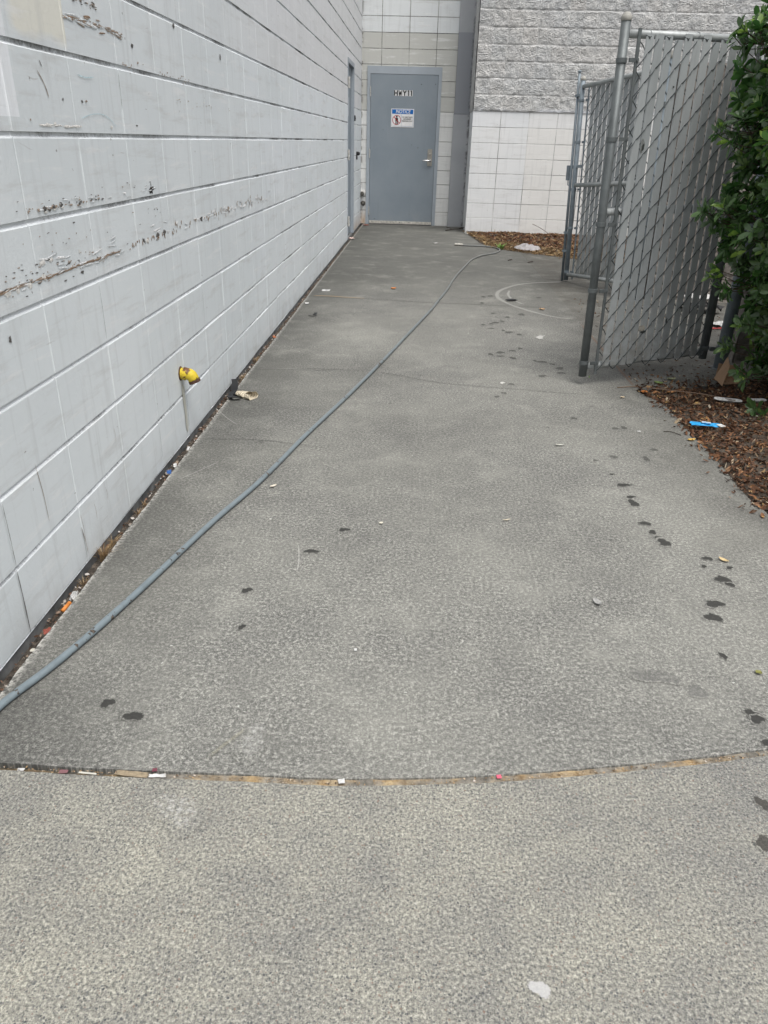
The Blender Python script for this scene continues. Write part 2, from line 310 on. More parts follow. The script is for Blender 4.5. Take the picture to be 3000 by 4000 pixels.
# ------------------------------------------------------------------ block walls
def field(name, umap, us, zs, depth, mats, midx=None, hole=None, parent=None, smooth=False):
    nu, nz = len(us), len(zs); D = [[depth(u, z) for z in zs] for u in us]
    V = [umap(us[i], zs[j], D[i][j]) for i in range(nu) for j in range(nz)]; F = []; MI = []
    for i in range(nu-1):
        for j in range(nz-1):
            uc, zc = (us[i]+us[i+1])/2, (zs[j]+zs[j+1])/2
            if hole and hole(uc, zc): continue
            F.append((i*nz+j, (i+1)*nz+j, (i+1)*nz+j+1, i*nz+j+1)); MI.append(midx(uc, zc) if midx else 0)
    return mesh_ob(name, V, F, mats, parent, MI, smooth)
def breaks(lo, hi, centres, offs, extra=()):
    s = {round(lo, 5), round(hi, 5)}
    for c in centres:
        for o in offs:
            if lo < c+o < hi: s.add(round(c+o, 5))
    for e in extra:
        if lo < e < hi: s.add(round(e, 5))
    return sorted(s)

def paint_wall(name, which):
    k = NT(name, .62, .3); x, y, z = k.xyz()
    u = y if which == 'left' else x
    cb = k.n('ShaderNodeCombineXYZ'); k.l(u, cb.inputs[0]); k.l(z, cb.inputs[1]); uv = cb.outputs[0]
    P, O, Pz, Oz = {'left': (.3815, 1.995, .202, 0), 'door': (.407, -.72, .2035, 0), 'right': (.4, .639, .2008, .0195)}[which]
    cell = k.n('ShaderNodeCombineXYZ'); k.l(k.math('FLOOR', k.math('DIVIDE', k.math('SUBTRACT', u, O), P)), cell.inputs[0]); k.l(k.math('FLOOR', k.math('DIVIDE', k.math('SUBTRACT', z, Oz), Pz)), cell.inputs[1])
    wn = k.wn(cell.outputs[0])
    big = k.noise(1.1, 4, .55); st = k.noise(1, 4, .6, k.vmul(uv, (26, 1.6, 1))); fn = k.noise(70, 4, .6)
    if which == 'left':
        c = k.mix(k.rng(big, .35, .68), (.650, .695, .715), (.705, .745, .762))
        # repainted stretches: big rectangles in slightly different greys
        rc = k.n('ShaderNodeCombineXYZ'); k.l(k.math('FLOOR', k.math('DIVIDE', k.math('SUBTRACT', u, 1.1), 1.31)), rc.inputs[0]); k.l(k.math('FLOOR', k.math('DIVIDE', k.math('ADD', z, .05), .46)), rc.inputs[1])
        rr = k.wn(rc.outputs[0])
        c = k.mix(k.math('MULTIPLY', k.rng(u, 4.5, 5.5), k.rng(rr, .35, .9, 0, .6)), c, (.72, .76, .80))
        up_ = k.math('MULTIPLY', k.math('GREATER_THAN', z, 1.614), k.rng(u, 3.3, 6.))
        c = k.mix(k.math('MULTIPLY', up_, .6), c, (.67, .665, .67))
        # roller patches at the near end
        en = k.math('MULTIPLY', k.math('SUBTRACT', k.noise(9, 3, .5), .5), .05)
        wp = k.math('MULTIPLY', k.math('GREATER_THAN', z, 1.25), k.math('LESS_THAN', u, 2.048))
        c = k.mix(wp, c, (.80, .83, .86))
        bz = k.math('MULTIPLY', k.rng(k.math('ADD', z, en), 1.425, 1.45), k.math('MULTIPLY', k.rng(k.math('ADD', u, en), 2.07, 2.11), k.math('LESS_THAN', u, 2.392)))
        c = k.mix(k.math('MULTIPLY', bz, .85), c, (.74, .725, .64))
        cr = k.math('MULTIPLY', k.math('LESS_THAN', z, .2), k.math('GREATER_THAN', u, 11.4)); zz = .22
    elif which == 'door':
        c = k.mix(k.rng(big, .35, .68), (.66, .67, .66), (.71, .715, .70))
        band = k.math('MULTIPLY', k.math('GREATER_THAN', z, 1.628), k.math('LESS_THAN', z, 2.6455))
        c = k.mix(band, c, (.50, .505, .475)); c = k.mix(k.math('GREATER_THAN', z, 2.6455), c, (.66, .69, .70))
    else:
        c = k.mix(k.rng(big, .35, .68), (.66, .68, .69), (.72, .73, .73))
        pt = k.math('MULTIPLY', k.math('GREATER_THAN', u, 1.44), k.math('LESS_THAN', u, 9.)); c = k.mix(k.math('MULTIPLY', pt, .8), c, (.70, .695, .67))
        c = k.mix(k.math('MULTIPLY', k.math('GREATER_THAN', z, 1.42), .3), c, (.70, .73, .77))
    c = k.mix(k.rng(wn, 0, 1, 0, .14), c, k.mix(.5, c, (.42, .44, .45)))
    c = k.mix(k.rng(st, .53, .75, 0, .38), c, (.42, .43, .43))
    rub = k.noise(1, 5, .7, k.vmul(k.vadd(uv, (3, 7, 0)), (2.2, 16, 1))); c = k.mix(k.rng(rub, .54, .72, 0, .5), c, (.47, .47, .455))
    c = k.mix(k.math('MULTIPLY', k.rng(k.noise(1, 5, .7, k.vmul(k.vadd(uv, (13, 2, 0)), (3, 22, 1))), .56, .66), .45), c, (.78, .79, .79))
    c = k.mix(k.rng(k.noise(3.3, 5, .7, k.vadd(k.pos, (5, 2, 1))), .58, .8, 0, .35), c, (.43, .43, .42))
    # scuffs: short thin slanted marks, and pin-prick chips
    sc1 = k.noise(1, 3, .5, k.vmul(k.vadd(uv, k.vmul(k.noise(2, 2, .5, uv, col=True), .3)), (5, 60, 1)))
    c = k.mix(k.math('MULTIPLY', k.rng(sc1, .71, .76), k.rng(k.noise(4, 2), .5, .6, 0, .4)), c, (.33, .31, .29))
    v = k.vor(22, uv); ch = k.math('MULTIPLY', k.math('LESS_THAN', v.outputs['Distance'], k.rng(k.noise(160, 2), .3, .7, .0, .14)), k.math('GREATER_THAN', k.xyz(v.outputs['Color'])[0], .88))
    c = k.mix(k.math('MULTIPLY', ch, .8), c, (.22, .21, .20))
    # splash-back dirt and rust runs low down
    low = k.math('MULTIPLY', k.rng(z, .0, .16, 1, 0), k.rng(k.noise(6, 4, .6), .4, .7))
    c = k.mix(k.math('MULTIPLY', low, .4), c, (.33, .32, .29))
    if which == 'door' or which == 'left':
        rust = k.math('MULTIPLY', k.rng(z, .24, .0, 0, 1), k.rng(k.noise(1, 3, .6, k.vmul(uv, (34, 3, 1))), .38, .62))
        side = k.rng(x, -.86, -.9) if which == 'door' else k.rng(y, 11.4, 11.8)
        c = k.mix(k.math('MULTIPLY', k.math('MULTIPLY', rust, side), .85), c, (.36, .19, .06))
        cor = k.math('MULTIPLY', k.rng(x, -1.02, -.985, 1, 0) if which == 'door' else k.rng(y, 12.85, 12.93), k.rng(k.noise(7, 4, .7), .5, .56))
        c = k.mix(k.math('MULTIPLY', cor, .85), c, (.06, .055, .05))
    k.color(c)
    k.bump(k.math('ADD', k.math('MULTIPLY', k.noise(240, 3), .35), k.math('ADD', fn, k.noise(12, 3))), .35, .0022)
    return k.m
def grout(name, dirty, base):
    k = NT(name, .8, .2); f = k.noise(1, 4, .65, k.vmul(k.pos, (3, 3, 20))); g = k.noise(90, 4, .7)
    s = k.math('MULTIPLY_ADD', g, .5, k.math('MULTIPLY', k.noise(2.4, 4, .6), .9))
    k.color(k.mix(k.rng(s, *dirty), base, (.11, .11, .107))); k.bump(g, .6, .003); return k.m
M_left, M_doorw, M_right = paint_wall('left_block_paint', 'left'), paint_wall('door_wall_paint', 'door'), paint_wall('right_wall_paint', 'right')
M_gl = grout('left_joint_paint', (.66, .90), (.66, .69, .71)); M_gd = grout('door_wall_joint', (.5, .85), (.52, .52, .49)); M_gr = grout('right_wall_joint', (.55, .9), (.60, .605, .60))
M_foot = simple('footing_concrete', (.16, .165, .165), .9, var=.5, scale=16, bump=.7)
M_dark = simple('black_void', (.012, .012, .012), .9)

def rnd2(a, b): return noise.cell(Vector((a*1.37+.5, b*2.11+.5, .5)))
XL = -1.012; PY, OY, PZ = .3815, 1.995, .202
def lw_depth(u, z):
    j = round(z/PZ); dz = z-j*PZ; i = round((u-OY)/PY); du = abs(u-OY-i*PY)
    bi, bj = math.floor((u-OY)/PY), math.floor((z-.001)/PZ)
    off = .0013*(rnd2(bi, bj)-.5)
    if z < .004 or z > 5.9: return 0
    v = .0012 if du < .0045 else 0
    if -.0036 < dz < .0060: return .0035 if du < .0045 else .0052+.0016*noise.noise(Vector((u*9, z*9, 0)))
    if dz > -.0100 and dz < 0: return .0012
    return v+off
yj = [OY+PY*i for i in range(-6, 29)]; zj = [PZ*j for j in range(0, 15)]
DY0, DY1, DZ = 10.70, 11.60, 2.13
us = breaks(-.9, 12.965, yj, (-.0058, -.0038, .0038, .0058, .10, .19, .28), (DY0, DY1, 2.5, 5))
us = [u for u in us if not (DY0-.02 < u < DY0+.02 and abs(u-DY0) > 1e-4) and not (DY1-.02 < u < DY1+.02 and abs(u-DY1) > 1e-4)]
zs = breaks(0, 3.0, zj, (-.0100, -.0072, -.0030, .0054, .0062), (DZ, .1, .5))+[4.4, 6.]
left_wall = tag(MB().box((-1.4, -.9, 0), (-1.10, DY0, 5.98)).box((-1.4, DY0, DZ), (-1.10, DY1, 5.98)).box((-1.4, DY1, 0), (-1.10, 13.3, 5.98)).ob('block_wall', M_left),
                'long pale grey painted concrete block wall with scrapes running along the left', 'wall')
def bowed(u, z): return .0022*noise.noise(Vector((u*.8, z*1.1, 3)))
field('block_face', lambda u, z, d: (XL-d+bowed(u, z), u, z), us, zs, lw_depth, [M_left, M_gl],
      lambda u, z: 1 if (-.0080 < z-round(z/PZ)*PZ < .0060 and z < 3) else 0,
      lambda u, z: DY0 < u < DY1 and z < DZ, left_wall)
MB().box((-1.09, -.9, -.3), (-1.019, 12.96, -.002)).ob('footing', M_foot, left_wall)
# chipped paint and scrapes as thin flakes on the block face
mk = {'chip_plaster': (.66, .65, .62), 'scrape_dark': (.10, .095, .09), 'scrape_brown': (.30, .245, .20), 'crayon_blue': (.50, .63, .67), 'scrape_pale': (.60, .625, .635), 'paint_under': (.74, .765, .77), 'scrape_rust': (.24, .165, .11)}
MK = [simple(n_, c_, .8, var=.35, scale=180) for n_, c_ in mk.items()]
mb = MB()
def fleck(y, z, ry, rz, m, tilt=0., n=9):
    ph = random.random()*9; V = [(0, y, z)]; x = XL+.0024+random.random()*.0006
    for q in range(n):
        t = 2*math.pi*q/n; r = 1+random.uniform(-.38, .38); a, b = ry*r*math.cos(t), rz*r*math.sin(t)
        V.append((x, y+a*math.cos(tilt)-b*math.sin(tilt), z+a*math.sin(tilt)+b*math.cos(tilt)))
    V[0] = (x+.0008, y, z)
    mb.add(V, [(0, 1+q, 1+(q+1) % n) for q in range(n)], m)
def band(y0, y1, z, sz, n, ms, ry=(.004, .02), rz=(.0008, .003), dz=0.):
    for _ in range(n):
        t = random.random(); fleck(y0+(y1-y0)*t, z+dz*t+random.gauss(0, sz), random.uniform(*ry), random.uniform(*rz), random.choice(ms), random.uniform(-.12, .12))
band(1.75, 2.6, .867, .006, 26, [4, 5], (.012, .035), (.0015, .0035)); band(1.9, 3.1, .90, .012, 12, [4, 5], (.015, .05), (.0015, .004)); band(1.9, 3.0, 1.04, .008, 14, [4, 5], (.012, .03), (.001, .003)); band(2.4, 2.85, 1.508, .006, 14, [4], (.015, .05), (.002, .004)); band(3.0, 5.3, .88, .012, 40, [4, 5], (.01, .04), (.002, .008))
band(1.75, 2.58, .866, .0018, 60, [6, 6, 2], (.015, .045), (.0008, .0020))
band(1.75, 2.55, .866, .0025, 60, [2, 2, 2, 1], (.006, .022), (.0008, .0022))
band(1.75, 2.7, .870, .009, 45, [2, 1, 2], (.002, .008), (.0008, .0022))
band(1.8, 2.4, .895, .008, 22, [2, 1, 2], (.003, .012), (.0007, .0018))
band(2.7, 3.2, .868, .005, 30, [1, 2, 6], (.002, .006), (.003, .009))
band(3.2, 5.0, .878, .010, 75, [2, 6], (.002, .006), (.003, .012))
band(2.0, 2.5, 1.036, .004, 45, [1, 2, 2], (.003, .010), (.001, .0035))
band(1.9, 3.0, 1.05, .010, 18, [2, 1], (.002, .009), (.0006, .0015))
band(2.4, 2.83, 1.507, .006, 50, [2, 2, 6], (.006, .03), (.0008, .003))
band(2.45, 2.65, 1.557, .004, 30, [2, 1], (.004, .012), (.0008, .002))
band(2.8, 3.6, 1.425, .008, 30, [2], (.003, .010), (.001, .003)); band(3.3, 4.4, 1.34, .006, 30, [2, 0], (.004, .012), (.0008, .002))
band(2.11, 2.42, 1.234, .0015, 22, [0], (.010, .022), (.0018, .003))
band(1.9, 3.2, .945, .02, 26, [2, 1], (.002, .008), (.0006, .002))
for y, z, a, b, m_ in ((1.83, .862, .014, .009, 0), (1.885, .862, .012, .010, 0), (1.945, .862, .010, .010, 0), (2.03, .868, .012, .009, 0), (2.03, .905, .017, .007, 0), (2.085, .905, .012, .007, 0),
                       (2.0, .905, .01, .002, 1), (2.07, .908, .012, .002, 1), (2.27, .905, .004, .006, 0), (2.095, 1.034, .009, .007, 1), (2.10, 1.026, .010, .004, 0), (2.15, 1.036, .010, .006, 1), (2.155, 1.029, .01, .003, 0),
                       (2.20, 1.036, .009, .005, 1), (2.205, 1.03, .008, .003, 0), (2.32, 1.031, .011, .005, 1), (2.325, 1.026, .008, .003, 0), (2.24, 1.238, .008, .005, 0), (2.645, 1.237, .009, .005, 0), (2.98, .873, .018, .009, 1), (3.06, .876, .016, .008, 1),
                       (2.86, .868, .02, .007, 0), (3.6, .88, .02, .012, 1), (4.12, .885, .02, .01, 2), (2.44, 1.30, .006, .004, 1), (2.47, 1.302, .01, .003, 2), (2.31, 1.30, .004, .003, 1), (2.10, 1.245, .004, .003, 2), (1.80, .755, .006, .008, 1),
                       (2.27, .845, .01, .004, 1), (2.15, .84, .009, .002, 1), (2.205, .843, .007, .0015, 1), (1.92, .838, .008, .0015, 1), (2.88, 1.245, .010, .003, 1), (2.92, 1.485, .012, .006, 1), (3.42, 1.60, .012, .008, 1), (4.15, 1.56, .012, .012, 1)):
    fleck(y, z, a, b, m_, n=13)
def stroke(pts, wd_, m):
    P = spline([(XL+.0026, y, z) for y, z in pts], 8); V = []
    for i, p in enumerate(P):
        d = (P[min(i+1, len(P)-1)]-P[max(i-1, 0)]).normalized(); nn = Vector((0, -d.z, d.y)); ww = wd_*(.4+.6*abs(noise.noise(p*30))+.3)*min(1, (i+1)/3, (len(P)-i)/3)
        V += [p-nn*ww, p+nn*ww]
    mb.add(V, [(2*i, 2*i+1, 2*i+3, 2*i+2) for i in range(len(P)-1)], m)
stroke([(2.42, 1.256), (2.479, 1.266), (2.538, 1.271), (2.597, 1.269), (2.654, 1.254), (2.686, 1.239)], .0013, 3)
stroke([(2.432, 1.368), (2.484, 1.364), (2.549, 1.369)], .0018, 3)
stroke([(2.18, 1.36), (2.21, 1.33), (2.225, 1.30)], .0018, 2); stroke([(2.20, 1.385), (2.212, 1.37)], .0014, 1)
for y0, z0, L in ((2.0, .17, .10), (2.10, .16, .06), (2.33, .33, .05), (2.2, .17, .05), (2.62, .42, .06), (2.9, .3, .05), (3.3, .35, .05)):
    stroke([(y0, z0), (y0+.006, z0-L*.5), (y0+.004, z0-L)], .0007, 2)
for y0, z0, L in ((1.99, .13, .10), (1.80, .42, .18)): stroke([(y0, z0), (y0+.012, z0-L*.5), (y0+.016, z0-L)], .0012, 2)
for yy, za, zb_, ww in ((1.6135, .0, .20, .0020), (1.6155, .21, .39, .0010), (2.3765, .62, .80, .0008), (1.9945, .02, .12, .0009), (2.758, .05, .18, .0008), (3.14, .0, .19, .0010), (3.5205, .42, .58, .0009), (2.758, 1.29, 1.40, .0012)):
    stroke([(yy, zb_), (yy+.001, (za+zb_)/2), (yy, za)], ww, 1)
mb.ob('paint_scrapes', MK, left_wall)
mb = MB(); fleck(2.961, 1.036, .026, .0125, 0, n=16); stroke([(2.962, 1.062), (2.961, 1.02)], .0025, 0); mb.ob('drilled_hole', [simple('drilled_hole', (.035, .035, .035), .9, var=.5, scale=200)], left_wall)
k = NT('rust_run', .7, .2); f = k.noise(1, 3, .6, k.vmul(k.pos, (8, 60, 6)))
k.color(k.mix(k.rng(f, .3, .7), (.55, .565, .545), (.47, .46, .38))); M_run = k.m
mb = MB(); stroke([(3.10, .25), (3.105, .17), (3.11, .11), (3.112, .03)], .021, 0); mb.ob('rust_run', [M_run], left_wall)

# --- door in the left wall
M_grey = NT('grey_door_paint', .42, .4); k = M_grey; f = k.noise(2, 4, .6); st = k.noise(1, 3, .6, k.vmul(k.pos, (20, 20, 1)))
c = k.mix(k.rng(f, .3, .7), (.20, .238, .272), (.238, .275, .308)); c = k.mix(k.rng(st, .6, .8, 0, .3), c, (.14, .165, .19))
sz = k.xyz()[2]; c = k.mix(k.math('MULTIPLY', k.rng(sz, .25, .02), k.rng(k.noise(9, 4), .45, .65, 0, .3)), c, (.30, .31, .31))
v = k.vor(9); c = k.mix(k.math('MULTIPLY', k.math('LESS_THAN', v.outputs['Distance'], k.rng(k.noise(60, 3), .3, .7, 0, .1)), k.math('GREATER_THAN', k.xyz(v.outputs['Color'])[0], .8)), c, (.08, .09, .10))
k.color(c); k.bump(k.noise(160, 3), .15, .002); M_grey = M_grey.m
M_frame = simple('door_frame_paint', (.33, .37, .41), .45, var=.06, scale=6)
M_hinge = simple('painted_hinge', (.45, .45, .43), .5, var=.4, scale=60)
M_steel = simple('brushed_steel', (.42, .40, .36), .38, metal=.8, scale=40)
M_bright = simple('bright_steel', (.75, .75, .74), .25, metal=.6, scale=40)
M_seal = simple('black_rubber', (.015, .015, .016), .6)
fr = MB().box((-1.096, DY0, 0), (-1.006, DY0+.045, DZ)).box((-1.096, DY1-.045, 0), (-1.006, DY1, DZ)).box((-1.096, DY0+.0455, DZ-.05), (-1.006, DY1-.0455, DZ)).ob('door_frame', M_frame, left_wall)
dr = MB().box((-1.094, DY0+.048, .012), (-1.046, DY1-.048, DZ-.054), bev=.002).ob('door', M_grey, left_wall)
def hinge(parent, c, ax, n=5, h=.115, r=.009, leaf=None):
    mb = MB()
    for i in range(n):
        z0 = c[2]-h/2+i*h/n; mb.lathe([(r, 0), (r*1.02, .001), (r*1.02, h/n-.003), (r*.8, h/n-.001)], (c[0], c[1], z0), n=10)
    if leaf: mb.box((c[0]+leaf[0], c[1]+leaf[1], c[2]-h/2), (c[0]+leaf[2], c[1]+leaf[3], c[2]+h/2))
    return mb.ob('hinge', M_hinge, parent)
for z in (1.86, 1.04, .23): hinge(dr, (XL+.014, DY0+.030, z), 0, leaf=(-.020, -.03, -.004, .03), r=.014, h=.125)
MB().box((-1.0455, 11.14, 1.50), (-1.0448, 11.23, 1.72)).ob('sticker', simple('faded_paper', (.55, .57, .6), .6), dr)
mb = MB().lathe([(.026, 0), (.026, .03), (.02, .05), (.008, .055)], (XL-.001, 12.03, 1.04), (1, 0, 0)); mb.box((XL, 12.01, .96), (XL+.02, 12.05, 1.06), bev=.003)
tag(mb.ob('key_box', M_seal), 'small dark box fixed to the left wall between its door and the corner', 'key box')
mb = MB().box((XL-.004, 11.62, 1.45), (XL+.020, 11.67, 1.52), bev=.004); mb.lathe([(.010, 0), (.010, .004)], (XL+.020, 11.645, 1.485), (1, 0, 0))
tag(mb.ob('door_bell', M_seal), 'small black bell button fixed beside the narrow side door', 'door bell')

# --- wall with the main door
YD = 12.965; PX, OX, PZD = .407, -.72, .2035
def dw_depth(u, z):
    dz = abs(z-round(z/PZD)*PZD); i = round((u-OX)/PX); du = abs(u-OX-i*PX)
    return .004 if ((dz < .0046 or du < .0046) and z > .02) else .0012*(rnd2(math.floor((u-OX)/PX), math.floor(z/PZD)+40)-.5)
HX0, HX1, HZ = -.915, .172, 2.205
us = breaks(-1.2, 1.9, [OX+PX*i for i in range(-1, 7)], (-.006, -.004, .004, .006), (HX0, HX1)); zs = breaks(0, 3.1, [PZD*j for j in range(1, 16)], (-.006, -.004, .004, .006), (HZ,))
zs = [z for z in zs if not (1e-4 < abs(z-HZ) < .018)]+[6.]
door_wall = tag(MB().box((-1.1, 13.07, 0), (HX0, 13.3, 5.98)).box((HX0, 13.07, HZ), (HX1, 13.3, 5.98)).box((HX1, 13.07, 0), (1.9, 13.3, 5.98)).ob('block_wall', M_doorw),
                'end wall of painted blocks holding the grey steel door with the notice', 'wall')
field('block_face', lambda u, z, d: (u, YD+d, z), us, zs, dw_depth, [M_doorw, M_gd],
      lambda u, z: 1 if ((abs(z-round(z/PZD)*PZD) < .0042 or abs(u-OX-round((u-OX)/PX)*PX) < .0042) and z < 3.1) else 0, lambda u, z: HX0 < u < HX1 and z < HZ, door_wall)
LX0, LX1, LZ = -.874, .139, 2.113
fr = MB().box((HX0-.012, 12.945, 0), (LX0-.004, 13.066, HZ+.012)).box((LX1+.004, 12.945, 0), (HX1+.022, 13.066, HZ+.012)).box((LX0-.0035, 12.9455, LZ+.004), (LX1+.0035, 13.065, HZ+.0115)).ob('door_frame', M_frame, door_wall)
MB().box((LX0-.0035, 12.99, 0), (LX1+.0035, 13.06, LZ+.0035)).ob('door_recess', M_dark, door_wall)
dr = MB().box((LX0, 12.948, .03), (LX1, 12.986, LZ), bev=.0015).ob('door', M_grey, door_wall)
for z in (1.88, 1.035, .20): hinge(dr, (LX0-.004, 12.940, z), 0, h=.13, r=.0085)
mb = MB().box((LX0+.004, 12.9405, .012), (LX1-.004, 12.9475, .052), 0)
for q in range(7): mb.lathe([(.006, 0), (.004, .003)], (LX0+.05+q*.15, 12.9405, .036), (0, -1, 0), n=8, m=1)
mb.ob('door_sweep', [simple('sweep_aluminium', (.55, .53, .48), .5, .3, var=.3), M_seal], dr)
MB().box((LX0, 12.90, 0.001), (LX1, 12.985, .010)).ob('threshold', simple('threshold_metal', (.10, .10, .10), .5, .5, var=.4), door_wall)
MB().box((.030, 12.936, .875), (.100, 12.9475, 1.115), bev=.002).lathe([(.013, 0), (.013, .006), (.009, .008)], (.067, 12.936, 1.045), (0, -1, 0)).ob('handle_plate', M_steel, dr)
MB().lathe([(.018, 0), (.018, .012), (.011, .014), (.011, .045)], (.070, 12.936, .952), (0, -1, 0)).tube([(.080, 12.893, .952), (.05, 12.89, .953), (0., 12.89, .953), (-.030, 12.893, .951), (-.038, 12.905, .951)], .0105, 10).ob('handle', M_bright, dr, smooth=True)
# lettering tiles
def text_mesh(body, size, x, z, y, align='CENTER', shear=0., off=0., sx=1., th=.0006):
    cu = bpy.data.curves.new('glyph', 'FONT'); cu.body = body; cu.size = size; cu.align_x = align; cu.align_y = 'CENTER'; cu.shear = shear; cu.offset = off; cu.extrude = th
    to = bpy.data.objects.new('glyph', cu); COL.objects.link(to); dg = bpy.context.evaluated_depsgraph_get()
    me = to.evaluated_get(dg).to_mesh(); V = [(x+v.co.x*sx, y-v.co.z, z+v.co.y) for v in me.vertices]; F = [tuple(p.vertices) for p in me.polygons]
    to.to_mesh_clear(); bpy.data.objects.remove(to); bpy.data.curves.remove(cu); return V, F
M_white = simple('sticker_white', (.72, .72, .72), .45, var=.06); M_black = simple('print_black', (.012, .012, .013), .4)
M_blue = simple('sign_blue', (.01, .13, .42), .35, var=.05); M_red = simple('sign_red', (.42, .02, .03), .4); M_line = simple('sign_line', (.10, .22, .38), .4)
yf = 12.948
let = tag(empty('door_lettering', (-.38, yf, 1.868)), 'row of small white stickers spelling HWY11 on the grey door', 'lettering')
for i, (ch, x0, x1) in enumerate((('H', -.520, -.462), ('W', -.458, -.392), ('Y', -.388, -.328), ('1', -.320, -.282), ('1', -.278, -.240))):
    cx = (x0+x1)/2; mb = MB().box((x0, yf-.0022, 1.829), (x1, yf-.0004, 1.907), 0); hw_ = .0195 if ch != '1' else .006; zb, zt = 1.832, 1.904
    S = {'H': [((-1, 0), (-1, 1)), ((1, 0), (1, 1)), ((-1, .5), (1, .5))], 'W': [((-1.15, 1), (-.6, 0)), ((-.6, 0), (0, .8)), ((0, .8), (.6, 0)), ((.6, 0), (1.15, 1))],
         'Y': [((-1.1, 1), (0, .48)), ((1.1, 1), (0, .48)), ((0, 0), (0, .5))], '1': [((.4, 0), (.4, 1)), ((-1.2, .78), (.4, 1))]}[ch]
    for n_i, ((ax, az_), (bx, bz_)) in enumerate(S):
        p0, p1 = Vector((cx+ax*hw_, 0, zb+(zt-zb)*az_)), Vector((cx+bx*hw_, 0, zb+(zt-zb)*bz_)); d = (p1-p0).normalized(); q_ = Vector((-d.z, 0, d.x))*(.0085 if ch != 'W' else .0062); yy = yf-.0030-.0003*n_i
        mb.add([(v.x, yy, v.z) for v in (p0-q_, p1-q_, p1+q_, p0+q_)], [(0, 1, 2, 3)], 1)
    o = mb.ob('letter_tile', [M_white, M_black]); o.parent = let; o.location = (.38, -yf, -1.868)
sg = tag(empty('notice_sign', (-.38, yf, 1.53)), 'white notice sign with blue heading and crossed-out figure on the grey door', 'sign')
def sp(mb, name, mats): o = mb.ob(name, mats); o.parent = sg; o.location = (.38, -yf, -1.53)
SX0, SX1, SZ0, SZ1 = -.555, -.206, 1.408, 1.659
sp(MB().box((SX0, yf-.003, SZ0), (SX1, yf-.0006, SZ1), bev=.0008), 'panel', M_white)
mb = MB().box((SX0+.012, yf-.0042, 1.590), (SX1-.012, yf-.0031, 1.650)); sp(mb, 'heading_band', M_blue)
V, F = text_mesh('NOTICE', .066, -.376, 1.6195, yf-.005, shear=.25, off=.0008, sx=.92); sp(MB().add(V, F), 'heading_text', M_white)
mb = MB()
for a, b in (((SX0+.012, SZ0+.012), (SX1-.012, SZ0+.0145)), ((SX0+.012, SZ0+.015), (SX0+.0145, 1.589)), ((SX1-.0145, SZ0+.015), (SX1-.012, 1.589)), ((-.398, SZ0+.015), (-.3955, 1.589))):
    mb.box((a[0], yf-.0042, a[1]), (b[0], yf-.0031, b[1]))
sp(mb, 'border', M_line)
cxs, czs = -.469, 1.506
mb = MB(); mb.lathe([(.013, 0), (.013, .001)], (cxs, yf-.0031, czs+.044), (0, -1, 0), 14)
mb.box((cxs-.020, yf-.0042, czs-.012), (cxs+.020, yf-.0031, czs+.028)).box((cxs-.017, yf-.0042, czs-.056), (cxs-.003, yf-.0031, czs-.0125)).box((cxs+.003, yf-.0042, czs-.056), (cxs+.017, yf-.0031, czs-.0125))
sp(mb, 'pictogram', M_black)
mb = MB(); n = 40; V = []
for q in range(n):
    t = 2*math.pi*q/n
    for r in (.058, .066): V.append((cxs+r*math.cos(t), yf-.0048, czs+r*math.sin(t)))
mb.add(V, [(2*q, 2*((q+1) % n), 2*((q+1) % n)+1, 2*q+1) for q in range(n)])
a = .0034; mb.add([(cxs-.043-a, yf-.0050, czs+.043-a), (cxs-.043+a, yf-.0050, czs+.043+a), (cxs+.043+a, yf-.0050, czs-.043+a), (cxs+.043-a, yf-.0050, czs-.043-a)], [(0, 3, 2, 1)])
sp(mb, 'prohibition_ring', M_red)
mb = MB()
for body, z in (('NO ADMITTANCE', 1.547), ('AUTHORIZED', 1.520), ('PERSONNEL ONLY', 1.493)):
    V, F = text_mesh(body, .0235, -.307, z, yf-.0042, off=.0004, sx=.82); mb.add(V, F)
sp(mb, 'small_text', M_black)
# hose bibs low in the corner
M_iron = simple('corroded_brass', (.10, .095, .085), .55, .5, var=.5, scale=60); M_esc = simple('painted_escutcheon', (.50, .50, .48), .6, var=.25, scale=40)
for i, (z, s, mt, lb) in enumerate(((.448, 1., M_esc, 'larger pipe stub with a pale round collar, upper one beside the grey door'), (.305, .72, M_iron, 'smaller dark pipe stub, lower one beside the grey door'))):
    t = tag(empty('pipe_stub', (-.985+.012*i, YD, z)), lb, 'pipe', 'pipe stubs beside the door')
    MB().lathe([(.052*s, 0), (.052*s, -.006), (.04*s, -.014), (.026*s, -.018)], (0, 0, 0), (0, 1, 0)).ob('collar', mt, t, True)
    MB().lathe([(.022*s, -.012), (.022*s, -.05), (.032*s, -.052), (.034*s, -.085), (.028*s, -.09), (.014*s, -.092)], (0, 0, -.006), (0, 1, -.1), n=8).ob('nipple', M_iron, t)

# --- steel column and right-hand wall
k = NT('column_paint', .5, .35); x, y, z = k.xyz(); f = k.noise(3, 4)
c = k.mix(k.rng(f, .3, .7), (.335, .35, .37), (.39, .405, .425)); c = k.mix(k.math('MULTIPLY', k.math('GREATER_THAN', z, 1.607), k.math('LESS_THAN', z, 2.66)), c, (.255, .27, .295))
e = k.math('MULTIPLY', k.rng(x, .60, .645), k.rng(k.noise(9, 4, .7), .48, .58)); c = k.mix(e, c, (.05, .05, .05)); k.color(c); k.bump(k.noise(90, 3), .2, .002)
cl = tag(MB().box((.398, 12.895, 0), (.642, 12.96, 1.604)).box((.404, 12.900, 1.612), (.642, 12.96, 6)).ob('column', k.m), 'grey painted steel column cover between the grey door and the right wall', 'column')
MB().box((.400, 12.892, 1.600), (.641, 12.955, 1.616)).ob('seam_strip', simple('seam_strip', (.23, .24, .26), .5), cl)
